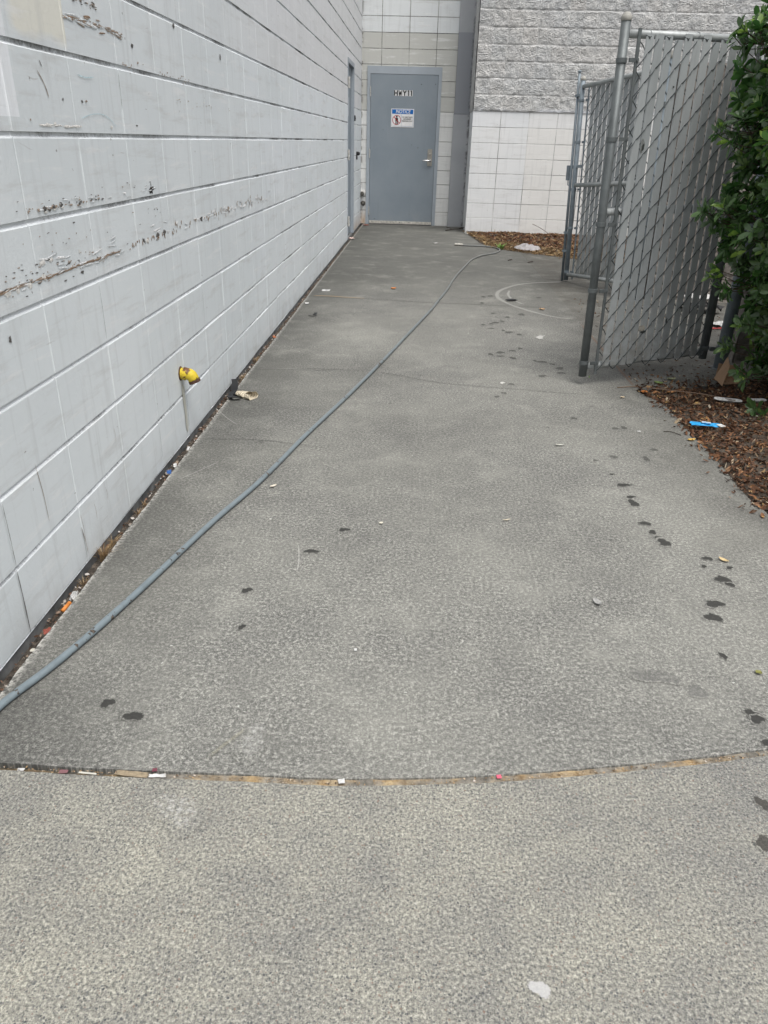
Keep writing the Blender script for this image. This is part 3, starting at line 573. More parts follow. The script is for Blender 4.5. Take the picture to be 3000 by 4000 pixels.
YR = 12.0; PR, OR_, PZR, OZR = .40, .639, .2008, .0195
k = NT('split_face_block', .9, .15); f1 = k.noise(14, 5, .65); f2 = k.noise(2.1, 4, .6); f3 = k.noise(60, 4, .7); x, y, z = k.xyz()
cell = k.n('ShaderNodeCombineXYZ'); k.l(k.math('FLOOR', k.math('DIVIDE', k.math('SUBTRACT', x, .639), .2)), cell.inputs[0]); k.l(k.math('FLOOR', k.math('DIVIDE', k.math('SUBTRACT', z, OZR), PZR)), cell.inputs[1])
c = k.ramp(f1, (.3, (.27, .275, .278)), (.47, (.44, .447, .445)), (.68, (.60, .60, .585)))
c = k.mix(k.rng(k.wn(cell.outputs[0]), .4, 1, 0, .35), c, (.50, .47, .44)); c = k.mix(k.rng(f2, .45, .7, 0, .5), c, (.42, .435, .45)); c = k.mix(k.rng(f3, .50, .66, 0, .7), c, (.20, .21, .21)); c = k.mix(k.rng(k.noise(38, 4, .7, k.vadd(k.pos, (1, 1, 1))), .54, .7, 0, .5), c, (.66, .66, .64))
ov = k.math('MULTIPLY', k.rng(z, 1.68, 1.63), k.rng(k.math('ADD', k.noise(5, 3), k.rng(x, 1.2, 2.2, -.2, .2)), .35, .6)); c = k.mix(k.math('MULTIPLY', ov, .8), c, (.68, .71, .76))
k.color(c); k.bump(k.math('ADD', f1, k.math('MULTIPLY', f3, .5)), .8, .012); M_split = k.m
def split_h(u, z, s=0.):
    p = Vector((u, z, s)); b = rnd2(math.floor((u-OR_)/.2)+s*7, math.floor((z-OZR)/PZR)); r = 0
    for sc_, a in ((6, .5), (13, .33), (27, .22), (55, .14)): r += a*noise.noise(p*sc_+Vector((b*31, b*17, 0)))
    return .010+.006*abs(noise.noise(p*9+Vector((b*40, 0, 0))))+r*.017+.007*noise.noise(p*75)
def rw_depth(u, z):
    zc = (z-OZR)/PZR; dz = abs(zc-round(zc))*PZR; ph = 0 if True else 0; du = abs((u-OR_)/PR-round((u-OR_)/PR))*PR
    if z <= 1.625:
        return .0022 if ((dz < .0048 or du < .0048) and z > .03) else .0012*(rnd2(math.floor((u-OR_)/PR)+20, math.floor(zc)+70)-.5)
    du2 = abs((u-OR_-.01)/PR-round((u-OR_-.01)/PR))*PR; du3 = abs((u-OR_)/.2-round((u-OR_)/.2))*.2
    row = int(math.floor(zc)); sm = rnd2(math.floor((u-OR_)/PR)+3, row+9) > .5
    if dz < .0045: return -.010
    e = min(1, .55+(dz-.0045)/.03, 1 if du2 > .02 else max(.65, (du2-.003)/.014)); e = min(e, 1 if (du3 > .02 or not sm) else max(.8, (du3-.003)/.014))
    return -.006-split_h(u, z)*max(0, e)
usr = sorted(set([round(x, 4) for x in np.arange(.645, 4.2, .0125)]+[4.3, 5, 6]+breaks(.645, 3.5, [OR_+PR*i for i in range(0, 9)], (-.006, -.004, .004, .006))))
zsr = sorted(set([round(x, 4) for x in np.arange(1.6285, 3.15, .0118)]+breaks(.0, 1.627, [OZR+PZR*i for i in range(0, 9)], (-.006, -.004, .004, .006))+[1.6268]))+[4.5, 6.]
right_wall = tag(MB().box((.65, 12.03, 0), (6, 13.3, 5.98)).ob('block_wall', M_split), 'end wall on the right, smooth white blocks below rough split-face grey blocks', 'wall')
field('block_face', lambda u, z, d: (u, YR+d, z), usr, zsr, rw_depth, [M_right, M_gr, M_split],
      lambda u, z: (1 if (abs((z-OZR)/PZR-round((z-OZR)/PZR))*PZR < .0042 or abs((u-OR_)/PR-round((u-OR_)/PR))*PR < .0042) else 0) if z < 1.626 else (1 if abs((z-OZR)/PZR-round((z-OZR)/PZR))*PZR < .005 else 2), None, right_wall)
# its return face beside the column
field('return_face', lambda u, z, d: (.6455+(d if z > 1.62 else d), u, z), sorted(set([round(x, 3) for x in np.arange(12.0, 12.96, .03)]+[12.96])), [round(x, 3) for x in np.arange(0.0, 3.15, .03)]+[6.],
      lambda u, z: -(.004+.6*split_h(u, z, 3.)) if z > 1.62 and u > 11.99 else 0., [M_right, M_split], lambda u, z: 1 if z > 1.62 else 0, None, right_wall)
MB().box((.636, 11.985, -.2), (6.01, 12.03, .016)).ob('footing', simple('pale_footing', (.42, .42, .40), .9, var=.3, scale=12, bump=.5), right_wall)

M_encl = simple('weathered_block', (.17, .155, .14), .95, var=.45, scale=22, bump=.6)
# enclosure side walls (behind the gates)
def encl(name, y0, y1, x0, lb):
    us_ = sorted(set([round(x, 3) for x in np.arange(x0, 3.6, .025)]+[5.2])); zs_ = [round(x, 3) for x in np.arange(0, 1.83, .022)]
    o = tag(MB().box((x0, y0, -.05), (5.2, y1, 1.83), bev=.004).ob('enclosure_wall', M_encl), lb, 'wall')
    field('block_face', lambda u, z, d: (u, y0+d, z), us_, zs_, lambda u, z: rw_depth(u, z+2.008)*.8-.001, [M_encl], None, None, o)
    zz = [(round(x, 3)) for x in np.arange(y0, y1+.001, .025)]
    field('end_face', lambda u, z, d: (x0+d, u, z), zz, zs_, lambda u, z: -.002-.6*split_h(u, z, 5.), [M_encl], None, None, o)
encl('near', 4.80, 5.0, 2.02, 'rough block wall of the bin enclosure right behind the bush')
encl('far', 6.95, 7.15, 2.02, 'rough block wall on the far side of the bin enclosure')

# ------------------------------------------------------------------ pipe elbow, hose
k = NT('chipped_yellow_paint', .45, .4); f = k.noise(22, 5, .7); g = k.noise(8, 3); z = k.xyz()[2]
chip = k.rng(k.math('ADD', f, k.math('MULTIPLY', k.math('SUBTRACT', g, .5), .8)), .57, .62)
k.color(k.mix(chip, (.62, .47, .035), k.mix(k.rng(k.noise(80, 2), .4, .6), (.06, .035, .025), (.17, .07, .03)))); k.bump(chip, .5, .002); k.b.inputs['Roughness'].default_value = .5
M_yel = k.m; M_rust = simple('rusty_iron', (.09, .05, .035), .8, .2, var=.5, scale=90, bump=.4)
pe = tag(empty('pipe_elbow', (XL, 3.095, .300)), 'short yellow painted pipe elbow, chipped, sticking out of the left wall', 'pipe')
pe.scale = (.84, .84, .84); pts = [Vector((-.02, 0, 0)), Vector((.015, 0, 0)), Vector((.030, 0, 0))]; rad = [.030, .030, .0315]
for q in range(1, 9):
    t = q/8*R(68); pts.append(Vector((.030+.034*math.sin(t), .003*q/8, -.034*(1-math.cos(t))))); rad.append(.030 if q < 7 else .0285)
d = Vector((math.cos(R(68)), 0, -math.sin(R(68)))); pts.append(pts[-1]+d*.012); rad.append(.0285)
MB().tube(pts, .03, 20, rad=rad).ob('elbow_body', M_yel, pe, True)
e = pts[-1]; MB().lathe([(.0285, -.001), (.031, .0), (.031, .014), (.027, .015), (.026, .004), (.004, .002)], e, d, 20).ob('rim', M_rust, pe)
MB().lathe([(.0315, 0), (.0335, .001), (.0335, .006), (.0315, .007)], (.018, 0, 0), (1, 0, 0), 20).ob('collar', M_yel, pe)
MB().lathe([(.037, 0), (.036, .003), (.031, .005)], (0, 0, 0), (1, 0, 0), 20).ob('rust_ring', M_rust, pe)

HR = .0098
HP = [(-.70, -1.2), (-.78, -.4), (-.86, .4), (-.935, .95), (-.946, 1.18), (-.941, 1.317), (-.884, 1.511), (-.802, 1.826), (-.701, 2.282), (-.6, 2.67), (-.491, 3.215), (-.359, 3.813), (-.201, 4.591), (-.07, 5.28), (.077, 6.05), (.16, 6.55), (.251, 7.126), (.335, 7.75), (.465, 8.50), (.585, 9.10), (.72, 9.47), (.857, 9.66), (.945, 9.85), (.985, 10.05), (.955, 10.25), (.86, 10.35), (.70, 10.385), (.53, 10.40)]
hp = spline([(x+.010*(y > 1.5), y-.006, HR+.0008) for x, y in HP], 14)
hp = [Vector((p.x+.0012*noise.noise(Vector((p.y*3, 1, 0))), p.y, p.z)) for p in hp]
k = NT('hose_rubber', .55, .35); f = k.noise(34, 4, .65); g = k.noise(2.1, 3, .6); y_ = k.xyz()[1]
wear = k.rng(k.math('MULTIPLY_ADD', g, .4, f), .825, .86)
base = k.mix(k.rng(y_, 1.5, 8.5), (.175, .215, .235), (.15, .155, .15)); base = k.mix(k.rng(k.noise(30, 3), .5, .7, 0, .35), base, (.10, .12, .13))
k.color(k.mix(wear, base, k.mix(k.rng(k.noise(120, 2), .4, .6), (.028, .025, .022), (.11, .085, .065)))); k.bump(wear, .4, .001)
hose = tag(empty('hose', (0, 6, 0)), 'long worn grey hose lying across the concrete from the front to the door area', 'hose')
o = MB().tube(hp, HR, 12, rad=[HR*(1+.05*noise.noise(p*9)) for p in hp]).ob('hose_tube', k.m, hose, True); o.location = (0, -6, 0)
o = MB().lathe([(.0125, -.01), (.0145, 0), (.0145, .03), (.019, .032), (.019, .058), (.015, .06), (.015, .085), (.017, .086), (.017, .10), (.012, .102)], (.535, 10.40, .016), (-1, .03, .02), 12).ob('coupling', simple('dull_brass', (.34, .33, .30), .45, .5, var=.4, scale=90), hose); o.location = (0, -6, 0)

# ------------------------------------------------------------------ gates
def galv(name, c, r=.48):
    k = NT(name, r, .4, .35); f = k.noise(11, 5, .65); g = k.noise(1, 4, .6, k.vmul(k.pos, (30, 30, 4)))
    cc = k.mix(k.rng(f, .3, .7), tuple(v*.75 for v in c), tuple(v*1.2 for v in c)); cc = k.mix(k.rng(g, .55, .75, 0, .55), cc, tuple(v*.35 for v in c))
    k.color(cc); k.bump(k.noise(120, 3), .2, .001); return k.m
M_g1, M_g2, M_rail = galv('galvanised_dark', (.135, .15, .153), .5), galv('galvanised_blue', (.22, .26, .29)), galv('galvanised_rail', (.35, .37, .37))
M_wire = galv('wire', (.055, .065, .068)); M_cap = simple('painted_cap', (.30, .295, .27), .6, var=.3)
k = NT('plastic_slat', .42, .35); at = k.g.outputs['Random Per Island']; oi = k.xyz(k.n('ShaderNodeTexCoord').outputs['Object'])
f = k.noise(1, 4, .6, k.vmul(k.pos, (14, 14, 2)))
c = k.mix(at, (.27, .292, .299), (.345, .366, .373)); c = k.mix(k.rng(f, .5, .75, 0, .4), c, (.20, .21, .205))
low = k.math('MULTIPLY', k.rng(oi[2], .02, .60, 1, 0), k.rng(k.noise(9, 4, .7), .36, .62)); c = k.mix(k.math('MULTIPLY', low, .65), c, (.14, .13, .11))
k.color(c); k.bump(k.noise(1, 3, .6, k.vmul(k.pos, (150, 150, 6))), .15, .002); M_slat = k.m
def make_gate(name, loc, ang, lean, side, W, H, mats, mid_z, nslat, s0, bot_z=.0, gap_bot=.045):
    """x from free stile to hinge stile, z up, fabric on local y = side*..."""
    mp, mr = mats
    g = empty(name, loc, (0, 0, 0)); g.rotation_euler = Euler((0, -lean, ang), 'XYZ')
    yw = side*.031
    for x, h in ((0, H), (W, H-.03)):
        MB().tube([(x, 0, -.012 if x == 0 else .0), (x, 0, h*.5), (x, 0, h)], .0225, 18).ob('frame_post', mp, g, True)
    MB().lathe([(.0232, 0), (.0248, .002), (.0248, .017), (.0232, .020), (.019, .029), (.011, .035), (.003, .037)], (0, 0, H-.016), (0, 0, 1), 20).ob('post_cap', M_cap, g, True)
    for z, nm in ((H-.065, 'top_rail'), (mid_z, 'middle_rail'), (.042, 'bottom_rail')):
        MB().tube([(.020, 0, z), (W*.5, 0, z+.001), (W-.020, 0, z)], .0185, 16).ob(nm, mr, g, True)
    xb = .062
    MB().box((xb-.0085, yw-.003, .0), (xb+.0085, yw+.003, H-.045)).ob('tension_bar', mp, g)
    xe = W-.058
    MB().box((xe-.0085, yw-.003, .03), (xe+.0085, yw+.003, H-.055)).ob('tension_bar', mp, g)
    for x in (0, W):
        sg_ = 1 if x == 0 else -1
        for q in range(5):
            z = .055+q*(H-.24)/4+.03*(x == 0)*(q % 2)
            mb = MB().lathe([(.0240, 0), (.0262, .001), (.0262, .021), (.0240, .022)], (x, 0, z), (0, 0, 1), 18)
            mb.box((min(x+sg_*.02, x+sg_*.074), yw*.9-.003+side*.004, z+.002), (max(x+sg_*.02, x+sg_*.074), yw*.9+.003+side*.004, z+.020))
            mb.lathe([(.007, 0), (.007, .010)], (x+sg_*.066, yw*.9, z+.011), (0, side, 0), 6)
            mb.ob('tension_band', mp, g)
    # fabric: each wire is a flat vertical helix; hooked to its neighbours at the knuckles
    p, hp_ = .0655, .0615; mb = MB(); nz = int((H-.07)/hp_)
    ncol = 13; p = (xe-xb)/ncol
    for cidx in range(ncol):
        xa = xb+cidx*p; pts = []; amp = .0068; ph0 = cidx % 2
        for j in range(nz+1):
            z = .018+j*hp_; s_ = (j+ph0) % 2
            jx, jz = random.uniform(-.0012, .0012), random.uniform(-.0012, .0012)
            x = xa+(.001 if s_ == 0 else p+.001)+jx; kink = random.random() < .06
            pts.append((x, yw, z+jz))
            if j < nz:
                nx_ = xa+(.001 if s_ == 1 else p+.001); fr_ = -1 if s_ == 0 else 1     # '/' runs pass on the viewer's side (local -y)
                for t in (.14, .5, .86):
                    pts.append((x+(nx_-x)*t+(random.uniform(-.005, .005) if kink else 0), yw+fr_*amp*(1 if t == .5 else .9), z+hp_*t+(random.uniform(-.009, .009) if kink else 0)))
        mb.tube(pts, .0026, 5, cap=True)
    for cidx in range(1, ncol, 2):      # barbed twists over the top rail
        x = xb+cidx*p+.002; z = .018+nz*hp_
        mb.tube([(x-.022, yw, z+.012), (x, yw-.004, z+.004), (x+.024, yw+.004, z+.013)], .0021, 5)
        mb.tube([(x-.005, yw-.004, z+.002), (x+.018, yw+.004, z-.010)], .0021, 5)
    mb.ob('wire_mesh', M_wire, g, True)
    mb = MB(); 
    for q in range(nslat):
        cx = xb+(s0+q+.5)*p; hw = .0300*p/.0655*random.uniform(.90, 1.0); yy = yw; zt = H-.055-random.uniform(0, .02)-(.012 if q % 2 else 0); zb = gap_bot-random.uniform(-.004, .012)
        rows = 8; tl = random.uniform(-.0022, .0022); V = []; F = []
        for r_ in range(rows+1):
            z = zb+(zt-zb)*r_/rows; wob = random.uniform(-.0006, .0006)+tl*(2*r_/rows-1)
            for (dx, dy) in ((-hw, .001), (-hw+.0035, -.0026), (0, -.0021), (hw-.0035, -.0026), (hw, .001), (hw-.003, .0026), (-hw+.003, .0026)): V.append((cx+dx+wob, yy+dy, z))
        for r_ in range(rows):
            for c_ in range(7): c2 = (c_+1) % 7; F.append((r_*7+c_, r_*7+c2, (r_+1)*7+c2, (r_+1)*7+c_))
        F.append(tuple(range(6, -1, -1))); F.append(tuple(rows*7+c_ for c_ in range(7)))
        mb.add(V, F)
    mb.ob('slat_panel', M_slat, g)
    # wire ties on the top rail
    for q in range(3):
        x = .14+q*(W-.28)/2
        MB().tube([(x+.002*math.cos(t*.7), .0215*math.cos(t), H-.065+.0215*math.sin(t)) for t in np.linspace(0, 6.2, 14)], .0017, 5).ob('wire_tie', M_rail, g, True)
    return g
A1 = math.atan2(.418, .904)
g1 = make_gate('chain_link_gate', (.945, 4.195, .062), A1, .027, -1, .865, 1.70, (M_g1, M_rail), .855, 12, .6)
M_tear = [simple('slat_bruise', (.16, .17, .165), .6, var=.3, scale=90), simple('slat_hole', (.035, .04, .038), .8), simple('torn_tape', (.30, .285, .25), .6, var=.3, scale=90)]
for (cx, cz, a, b, mi_) in ((.165, 1.165, .013, .030, 0), (.168, 1.155, .007, .018, 1), (.335, .235, .026, .016, 2), (.350, .215, .018, .007, 1), (.505, .265, .006, .018, 1), (.44, .985, .006, .003, 1), (.60, .33, .014, .006, 1), (.30, 1.42, .006, .004, 1)):
    n = 12; V = [(cx, -.0372-.0012*mi_, cz)]
    for q in range(n): t = 2*math.pi*q/n; r = random.uniform(.65, 1.25); V.append((cx+a*r*math.cos(t), -.0364-.0012*mi_-.002*(q == 4), cz+b*r*math.sin(t)))
    mesh_ob(('bruise', 'torn_hole', 'torn_tape')[mi_], V, [(0, 1+(q+1) % n, 1+q) for q in range(n)], M_tear[mi_], g1)
tag(g1, 'nearer swung-open chain link gate with grey plastic slats, beside the bush', 'gate', 'chain link gates of the bin enclosure')
A2 = math.atan2(-.92, .40)
g2 = make_gate('chain_link_gate', (1.455, 7.80, .028), A2, .075, 1, .98, 1.745, (M_g2, M_rail), .855, 12, .7)
tag(g2, 'farther open chain link gate with a drop rod, behind the nearer gate', 'gate', 'chain link gates of the bin enclosure')
rd = MB().tube([(-.050, -.012, -.028), (-.050, -.012, 1.81)], .0125, 12).lathe([(.017, 0), (.018, .012), (.012, .016)], (-.050, -.012, 1.80), (0, 0, 1), 12).ob('drop_rod', M_g2, g2, True)
for z in (.25, .42, 1.60): MB().box((-.068, -.030, z), (.002, -.012+.018, z+.022), bev=.003).ob('rod_bracket', M_g2, g2)
MB().box((-.085, -.045, .90), (-.060, .012, 1.03), bev=.003).tube([(-.078, -.02, .90), (-.078, -.02, .86), (-.055, -.02, .85), (-.055, -.02, .89)], .005, 8).box((-.085, -.010, 1.005), (.10, .010, 1.03), bev=.003).ob('latch', M_g2, g2)
def post(loc, h, lb, cap=True):
    t = tag(empty('gate_post', loc), lb, 'post', 'gate posts'); MB().tube([(0, 0, -.04), (0, 0, h)], .0365, 20).ob('post_tube', M_g2, t, True)
    MB().lathe([(.038, 0), (.041, .004), (.041, .028), (.034, .045), (.018, .060), (.004, .065)], (0, 0, h-.012), (0, 0, 1), 20).ob('post_cap', M_cap, t, True)
    for z in (.10, h-.35):
        MB().lathe([(.038, 0), (.043, .002), (.043, .04), (.038, .042)], (0, 0, z), (0, 0, 1), 20).box((-.085, -.012, z+.008), (-.03, .012, z+.032), bev=.003).ob('gate_hinge', M_g1, t)
    MB().lathe([(.062, 0), (.060, .006), (.04, .009)], (0, 0, -.003), (0, 0, 1), 20).ob('base_ring', M_g1, t)
    return t
post((1.885, 4.665, 0), 1.86, 'steel hinge post carrying the nearer gate, half hidden by the bush')
post((1.905, 6.90, 0), 1.86, 'steel hinge post carrying the farther gate')

# ------------------------------------------------------------------ planting beds and litter
def leaf_mat(name, stops, rough=.7, spec=.2, trans=0.):
    k = NT(name, rough, spec); rp = k.g.outputs['Random Per Island']
    c = k.ramp(rp, *stops); c = k.mix(k.rng(k.noise(60, 3), .35, .7, 0, .35), c, k.mix(.6, c, (.02, .02, .01)))
    k.color(c)
    if trans: k.b.inputs['Transmission Weight'].default_value = 0
    return k.m
M_chip = leaf_mat('bark_and_leaf', ((0, (.030, .017, .012)), (.2, (.07, .032, .018)), (.4, (.125, .058, .030)), (.55, (.075, .045, .032)), (.68, (.18, .085, .04)), (.78, (.14, .10, .075)), (.88, (.30, .14, .06)), (.94, (.30, .24, .17)), (.98, (.36, .22, .08)), (1, (.45, .40, .32))))
M_straw = leaf_mat('dry_grass', ((0, (.16, .10, .05)), (.3, (.30, .20, .10)), (.6, (.45, .33, .18)), (.8, (.12, .05, .03)), (1, (.50, .40, .25))))
def litter(name, pts, size, mat, asp=(.35, .8), tilt=.6, lift=.006, label=None):
    n = len(pts); L = RNG.uniform(size[0], size[1], n); Wd = L*RNG.uniform(asp[0], asp[1], n); az = RNG.uniform(0, 2*np.pi, n); rx = RNG.normal(0, tilt, n); ry = RNG.normal(0, tilt*.6, n)
    tpl = np.array([(-1, 0, 0), (-.35, -.8, .0), (-.35, .8, 0), (.35, -.75, 0), (.35, .75, 0), (1, 0, 0), (-.35, 0, -.16), (.35, 0, -.16)])*.5
    fc = [(0, 1, 6), (0, 6, 2), (1, 3, 7, 6), (6, 7, 4, 2), (3, 5, 7), (7, 5, 4)]
    V = np.zeros((n, 8, 3)); V[:, :, 0] = tpl[:, 0]*L[:, None]; V[:, :, 1] = tpl[:, 1]*Wd[:, None]; V[:, :, 2] = tpl[:, 2]*L[:, None]*RNG.uniform(.2, 2, n)[:, None]
    c, s = np.cos(rx)[:, None], np.sin(rx)[:, None]; y, z = V[:, :, 1]*c-V[:, :, 2]*s, V[:, :, 1]*s+V[:, :, 2]*c; V[:, :, 1], V[:, :, 2] = y, z
    c, s = np.cos(ry)[:, None], np.sin(ry)[:, None]; x, z = V[:, :, 0]*c+V[:, :, 2]*s, -V[:, :, 0]*s+V[:, :, 2]*c; V[:, :, 0], V[:, :, 2] = x, z
    c, s = np.cos(az)[:, None], np.sin(az)[:, None]; x, y = V[:, :, 0]*c-V[:, :, 1]*s, V[:, :, 0]*s+V[:, :, 1]*c; V[:, :, 0], V[:, :, 1] = x, y
    V += np.array(pts)[:, None, :]; V[:, :, 2] += lift
    V = V.reshape(-1, 3); F = [tuple(8*i+q for q in f) for i in range(n) for f in fc]
    return mesh_ob(name, V.tolist(), F, mat)
def bed_h(x, y): return -.012+.030*noise.noise(Vector((x*2.3, y*2.3, 0)))+.012*noise.noise(Vector((x*9, y*9, 3)))
def edge_x(y):
    for (x0, y0), (x1, y1) in zip(RIGHT_E, RIGHT_E[1:]):
        if y0 <= y <= y1: return x0+(x1-x0)*(y-y0)/(y1-y0)
    return 1.42 if y < 2 else 1.236
xs_ = np.arange(1.2, 6.0, .06); ys_ = np.arange(1.42, 5.0, .06)
V = []; 
for x in xs_:
    for y in ys_:
        d = x-edge_x(y); far = 4.12+.28*max(0, x-1.25); h = bed_h(x, y)+min(.025, max(0, d)*.12); h = min(h, -.008) if d < .03 else h
        if d < 0: h = -.06
        if y > far and x < 5.2: h = min(h, -.03)
        V.append((x, y, h))
ny = len(ys_); F = [(i*ny+j, (i+1)*ny+j, (i+1)*ny+j+1, i*ny+j+1) for i in range(len(xs_)-1) for j in range(ny-1)]
tag(mesh_ob('planting_bed', V, F, M_soil, smooth=True), kind='structure')
pts = []
while len(pts) < 29000:
    x, y = random.uniform(1.24, 3.2), random.uniform(1.45, 4.75); d = x-edge_x(y); far = 4.10+.26*max(0, x-1.25)
    dens = 1. if (d > 0 and y < far) else math.exp(-max(0, -d)/(.03 if y < 3.8 else .07))*.5*(y < 4.3) if d <= 0 else math.exp(-(y-far)/.10)*.8
    if random.random() > dens: continue
    pts.append((x, y, max(.0005, bed_h(x, y)+min(.025, max(0, d)*.12)) if (d > 0 and y < far) else .002))
tag(litter('leaf_litter', pts, (.010, .037), M_chip, (.28, .62), .75), 'brown dead leaves and bark chips covering the bed under the bush', kind='stuff')
# twigs in the bed
k = simple('twig_bark', (.10, .065, .045), .8, var=.4); M_twig = k
mb = MB()
for _ in range(110):
    x, y = random.uniform(1.36, 2.2), random.uniform(2.5, 4.3); a = random.uniform(0, 3.14); L = random.uniform(.02, .09); z = .02
    if x-edge_x(y) < .03: continue
    mb.tube([(x, y, z), (x+L*.5*math.cos(a), y+L*.5*math.sin(a), z+.008), (x+L*math.cos(a+.2), y+L*math.sin(a+.2), z)], .0011, 4)
tag(mb.ob('fallen_twigs', M_twig), 'thin broken twigs scattered over the dead leaves', kind='stuff')
# back bed
def bed2(x, y): return -.01+.03*noise.noise(Vector((x*2, y*2, 7)))+.03*min(1, max(0, (y-10.2)/1.5))
def e2(x):
    E = [(.648, 11.98), (.70, 11.6), (.75, 11.2), (.80, 10.75), (.903, 10.326), (1.10, 10.06), (1.264, 9.93), (1.5, 9.75), (1.80, 9.50), (2.4, 9.15), (5.2, 9.0)]
    for (x0, y0), (x1, y1) in zip(E, E[1:]):
        if x0 <= x <= x1: return y0+(y1-y0)*(x-x0)/(x1-x0)
    return 12 if x < .648 else 9
xs_ = np.arange(.64, 5.2, .08); ys_ = np.arange(8.9, 12.05, .08); V = [(x, y, bed2(x, y) if y > e2(x)+.04 else -.06) for x in xs_ for y in ys_]; ny = len(ys_)
tag(mesh_ob('planting_bed', V, [(i*ny+j, (i+1)*ny+j, (i+1)*ny+j+1, i*ny+j+1) for i in range(len(xs_)-1) for j in range(ny-1)], M_soil, smooth=True), kind='structure')
pa, pb = [], []
while len(pa)+len(pb) < 9000:
    x, y = random.uniform(.6, 3.2), random.uniform(9.0, 11.98); d = y-e2(x)
    if d < 0 and random.random() > math.exp(d/.05)*.5: continue
    q = (x, y, max(.001, bed2(x, y)))
    (pb if random.random() < (.95 if d < .85 else .2) else pa).append(q)
tag(litter('dry_grass', pb, (.04, .10), M_straw, (.04, .09), .5, .014), 'flattened straw-coloured dry grass at the edge of the back bed', kind='stuff')
tag(litter('bark_mulch', pa, (.02, .06), leaf_mat('red_bark', ((0, (.05, .022, .014)), (.5, (.13, .055, .03)), (.85, (.22, .11, .06)), (1, (.36, .24, .15)))), (.2, .6), .5, .01), 'reddish bark mulch against the foot of the right wall', kind='stuff')

# dirt and leaf crumbs along the wall gap and joint
pts = [(random.uniform(-1.015, -.962), random.uniform(1.2, 9), -.03) for _ in range(1500)]
tag(litter('debris', pts, (.004, .018), leaf_mat('gap_debris', ((0, (.08, .05, .035)), (.4, (.22, .13, .09)), (.7, (.30, .25, .20)), (.9, (.5, .46, .42)), (1, (.6, .58, .55)))), (.3, .9), .8, .003), 'leaf crumbs and grit caught in the gap below the left wall', kind='stuff')
pts = [(p.x+random.uniform(-.01, .01), p.y+random.uniform(-.006, .006), -.004) for p in jt for _ in range(4) if p.x > -.95]
tag(litter('debris', pts, (.002, .007), leaf_mat('joint_debris', ((0, (.07, .05, .04)), (.4, (.28, .2, .12)), (.75, (.42, .3, .17)), (1, (.55, .5, .45)))), (.3, .9), .6, .002), 'leaf crumbs and grit in the curved pavement joint', kind='stuff')

def small_leaf(name, x, y, z, L, wdt, col, az, lb, cat='leaf', curl=.25, grp='leaves dropped on the concrete'):
    nL, nW = 7, 4; V = []; F = []
    for i in range(nL+1):
        t = i/nL; ww = wdt*math.sin(math.pi*(t*.92+.04))**.8
        for j in range(nW+1):
            s = (j/nW-.5)*2; V.append((L*(t-.5), ww*s, curl*L*((t-.5)**2)*1.2+abs(s)*wdt*.35))
    for i in range(nL):
        for j in range(nW): a = i*(nW+1)+j; F.append((a, a+nW+1, a+nW+2, a+1))
    mt = simple(name+'_tone', col, .65, var=.25, scale=90)
    o = mesh_ob(name, V, F, mt, smooth=True); o.location = (x, y, z+.003); o.rotation_euler = (random.uniform(-.1, .1), random.uniform(-.1, .1), az)
    return tag(o, lb, cat, grp)
OR, YE, BR, TN, GN = (.48, .18, .05), (.52, .34, .09), (.14, .06, .035), (.42, .34, .24), (.16, .22, .08)
for a in ((-.24, 7.04, .05, .02, OR, .4, 'small orange dead leaf alone in the middle of the far concrete'),
          (1.268, 4.068, .045, .018, OR, 1.0, 'orange dead leaf at the bed edge nearest the gate bottom'),
          (1.42, 4.08, .05, .018, (.40, .2, .08), .2, 'tan orange dead leaf on the dark litter under the gate'),
          (1.124, 3.96, .03, .01, TN, .5, 'small tan leaf on the concrete left of the bed corner'),
          (1.298, 3.335, .036, .012, YE, .1, 'yellow leaf on the concrete edge below the blue wrapper'),
          (1.015, 6.311, .05, .02, (.38, .26, .16), .3, 'curled tan leaf inside the white scratched arc'),
          (1.044, 2.195, .034, .009, (.46, .36, .2), 2.4, 'pale straw leaf on the concrete beside the dark stains'),
          (.925, 1.60, .018, .009, (.2, .2, .06), .4, 'tiny olive leaf on the concrete at right front'),
          (1.085, 1.885, .014, .007, (.5, .2, .1), 1.2, 'tiny rust-orange leaf on the concrete near the right frame edge'),
          (-.535, 2.622, .036, .007, (.55, .50, .42), 1.0, 'pale dry leaf beside the hose on its left part'),
          (.663, 3.197, .045, .008, (.38, .38, .34), .2, 'narrow grey leaf on the open concrete right of centre'),
          (.57, 1.90, .04, .010, (.30, .30, .29), 1.9, 'flat grey leaf pressed on the middle of the concrete'),
          (1.40, 2.62, .05, .018, (.55, .42, .2), .2, 'pale yellow leaf at the lower edge of the leaf bed'),
          (1.50, 4.35, .055, .02, (.30, .32, .20), .3, 'dull green leaf on the dark slab under the gate'),
          (1.40, 4.26, .05, .02, GN, -.3, 'greener fallen leaf on the slab left of the cardboard'),
          (-.10, 2.35+.0, .02, .006, (.5, .48, .4), .8, 'little pale scrap of leaf in the centre of the path'),
          (.35, 2.42, .035, .004, (.40, .36, .28), .5, 'thin curled pale leaf stalk right of the path centre')):
    small_leaf('fallen_leaf', a[0], a[1], 0.001, a[2], a[3], a[4], a[5], a[6])
def twig(pts, r, lb, col=(.045, .035, .03), extra=()):
    mb = MB().tube(spline(pts, 5), r, 6)
    for e in extra: mb.tube(spline(e, 4), r*.7, 5)
    tag(mb.ob('twig', simple('dark_twig', col, .8, var=.3)), lb, 'twig', 'twigs on the ground')
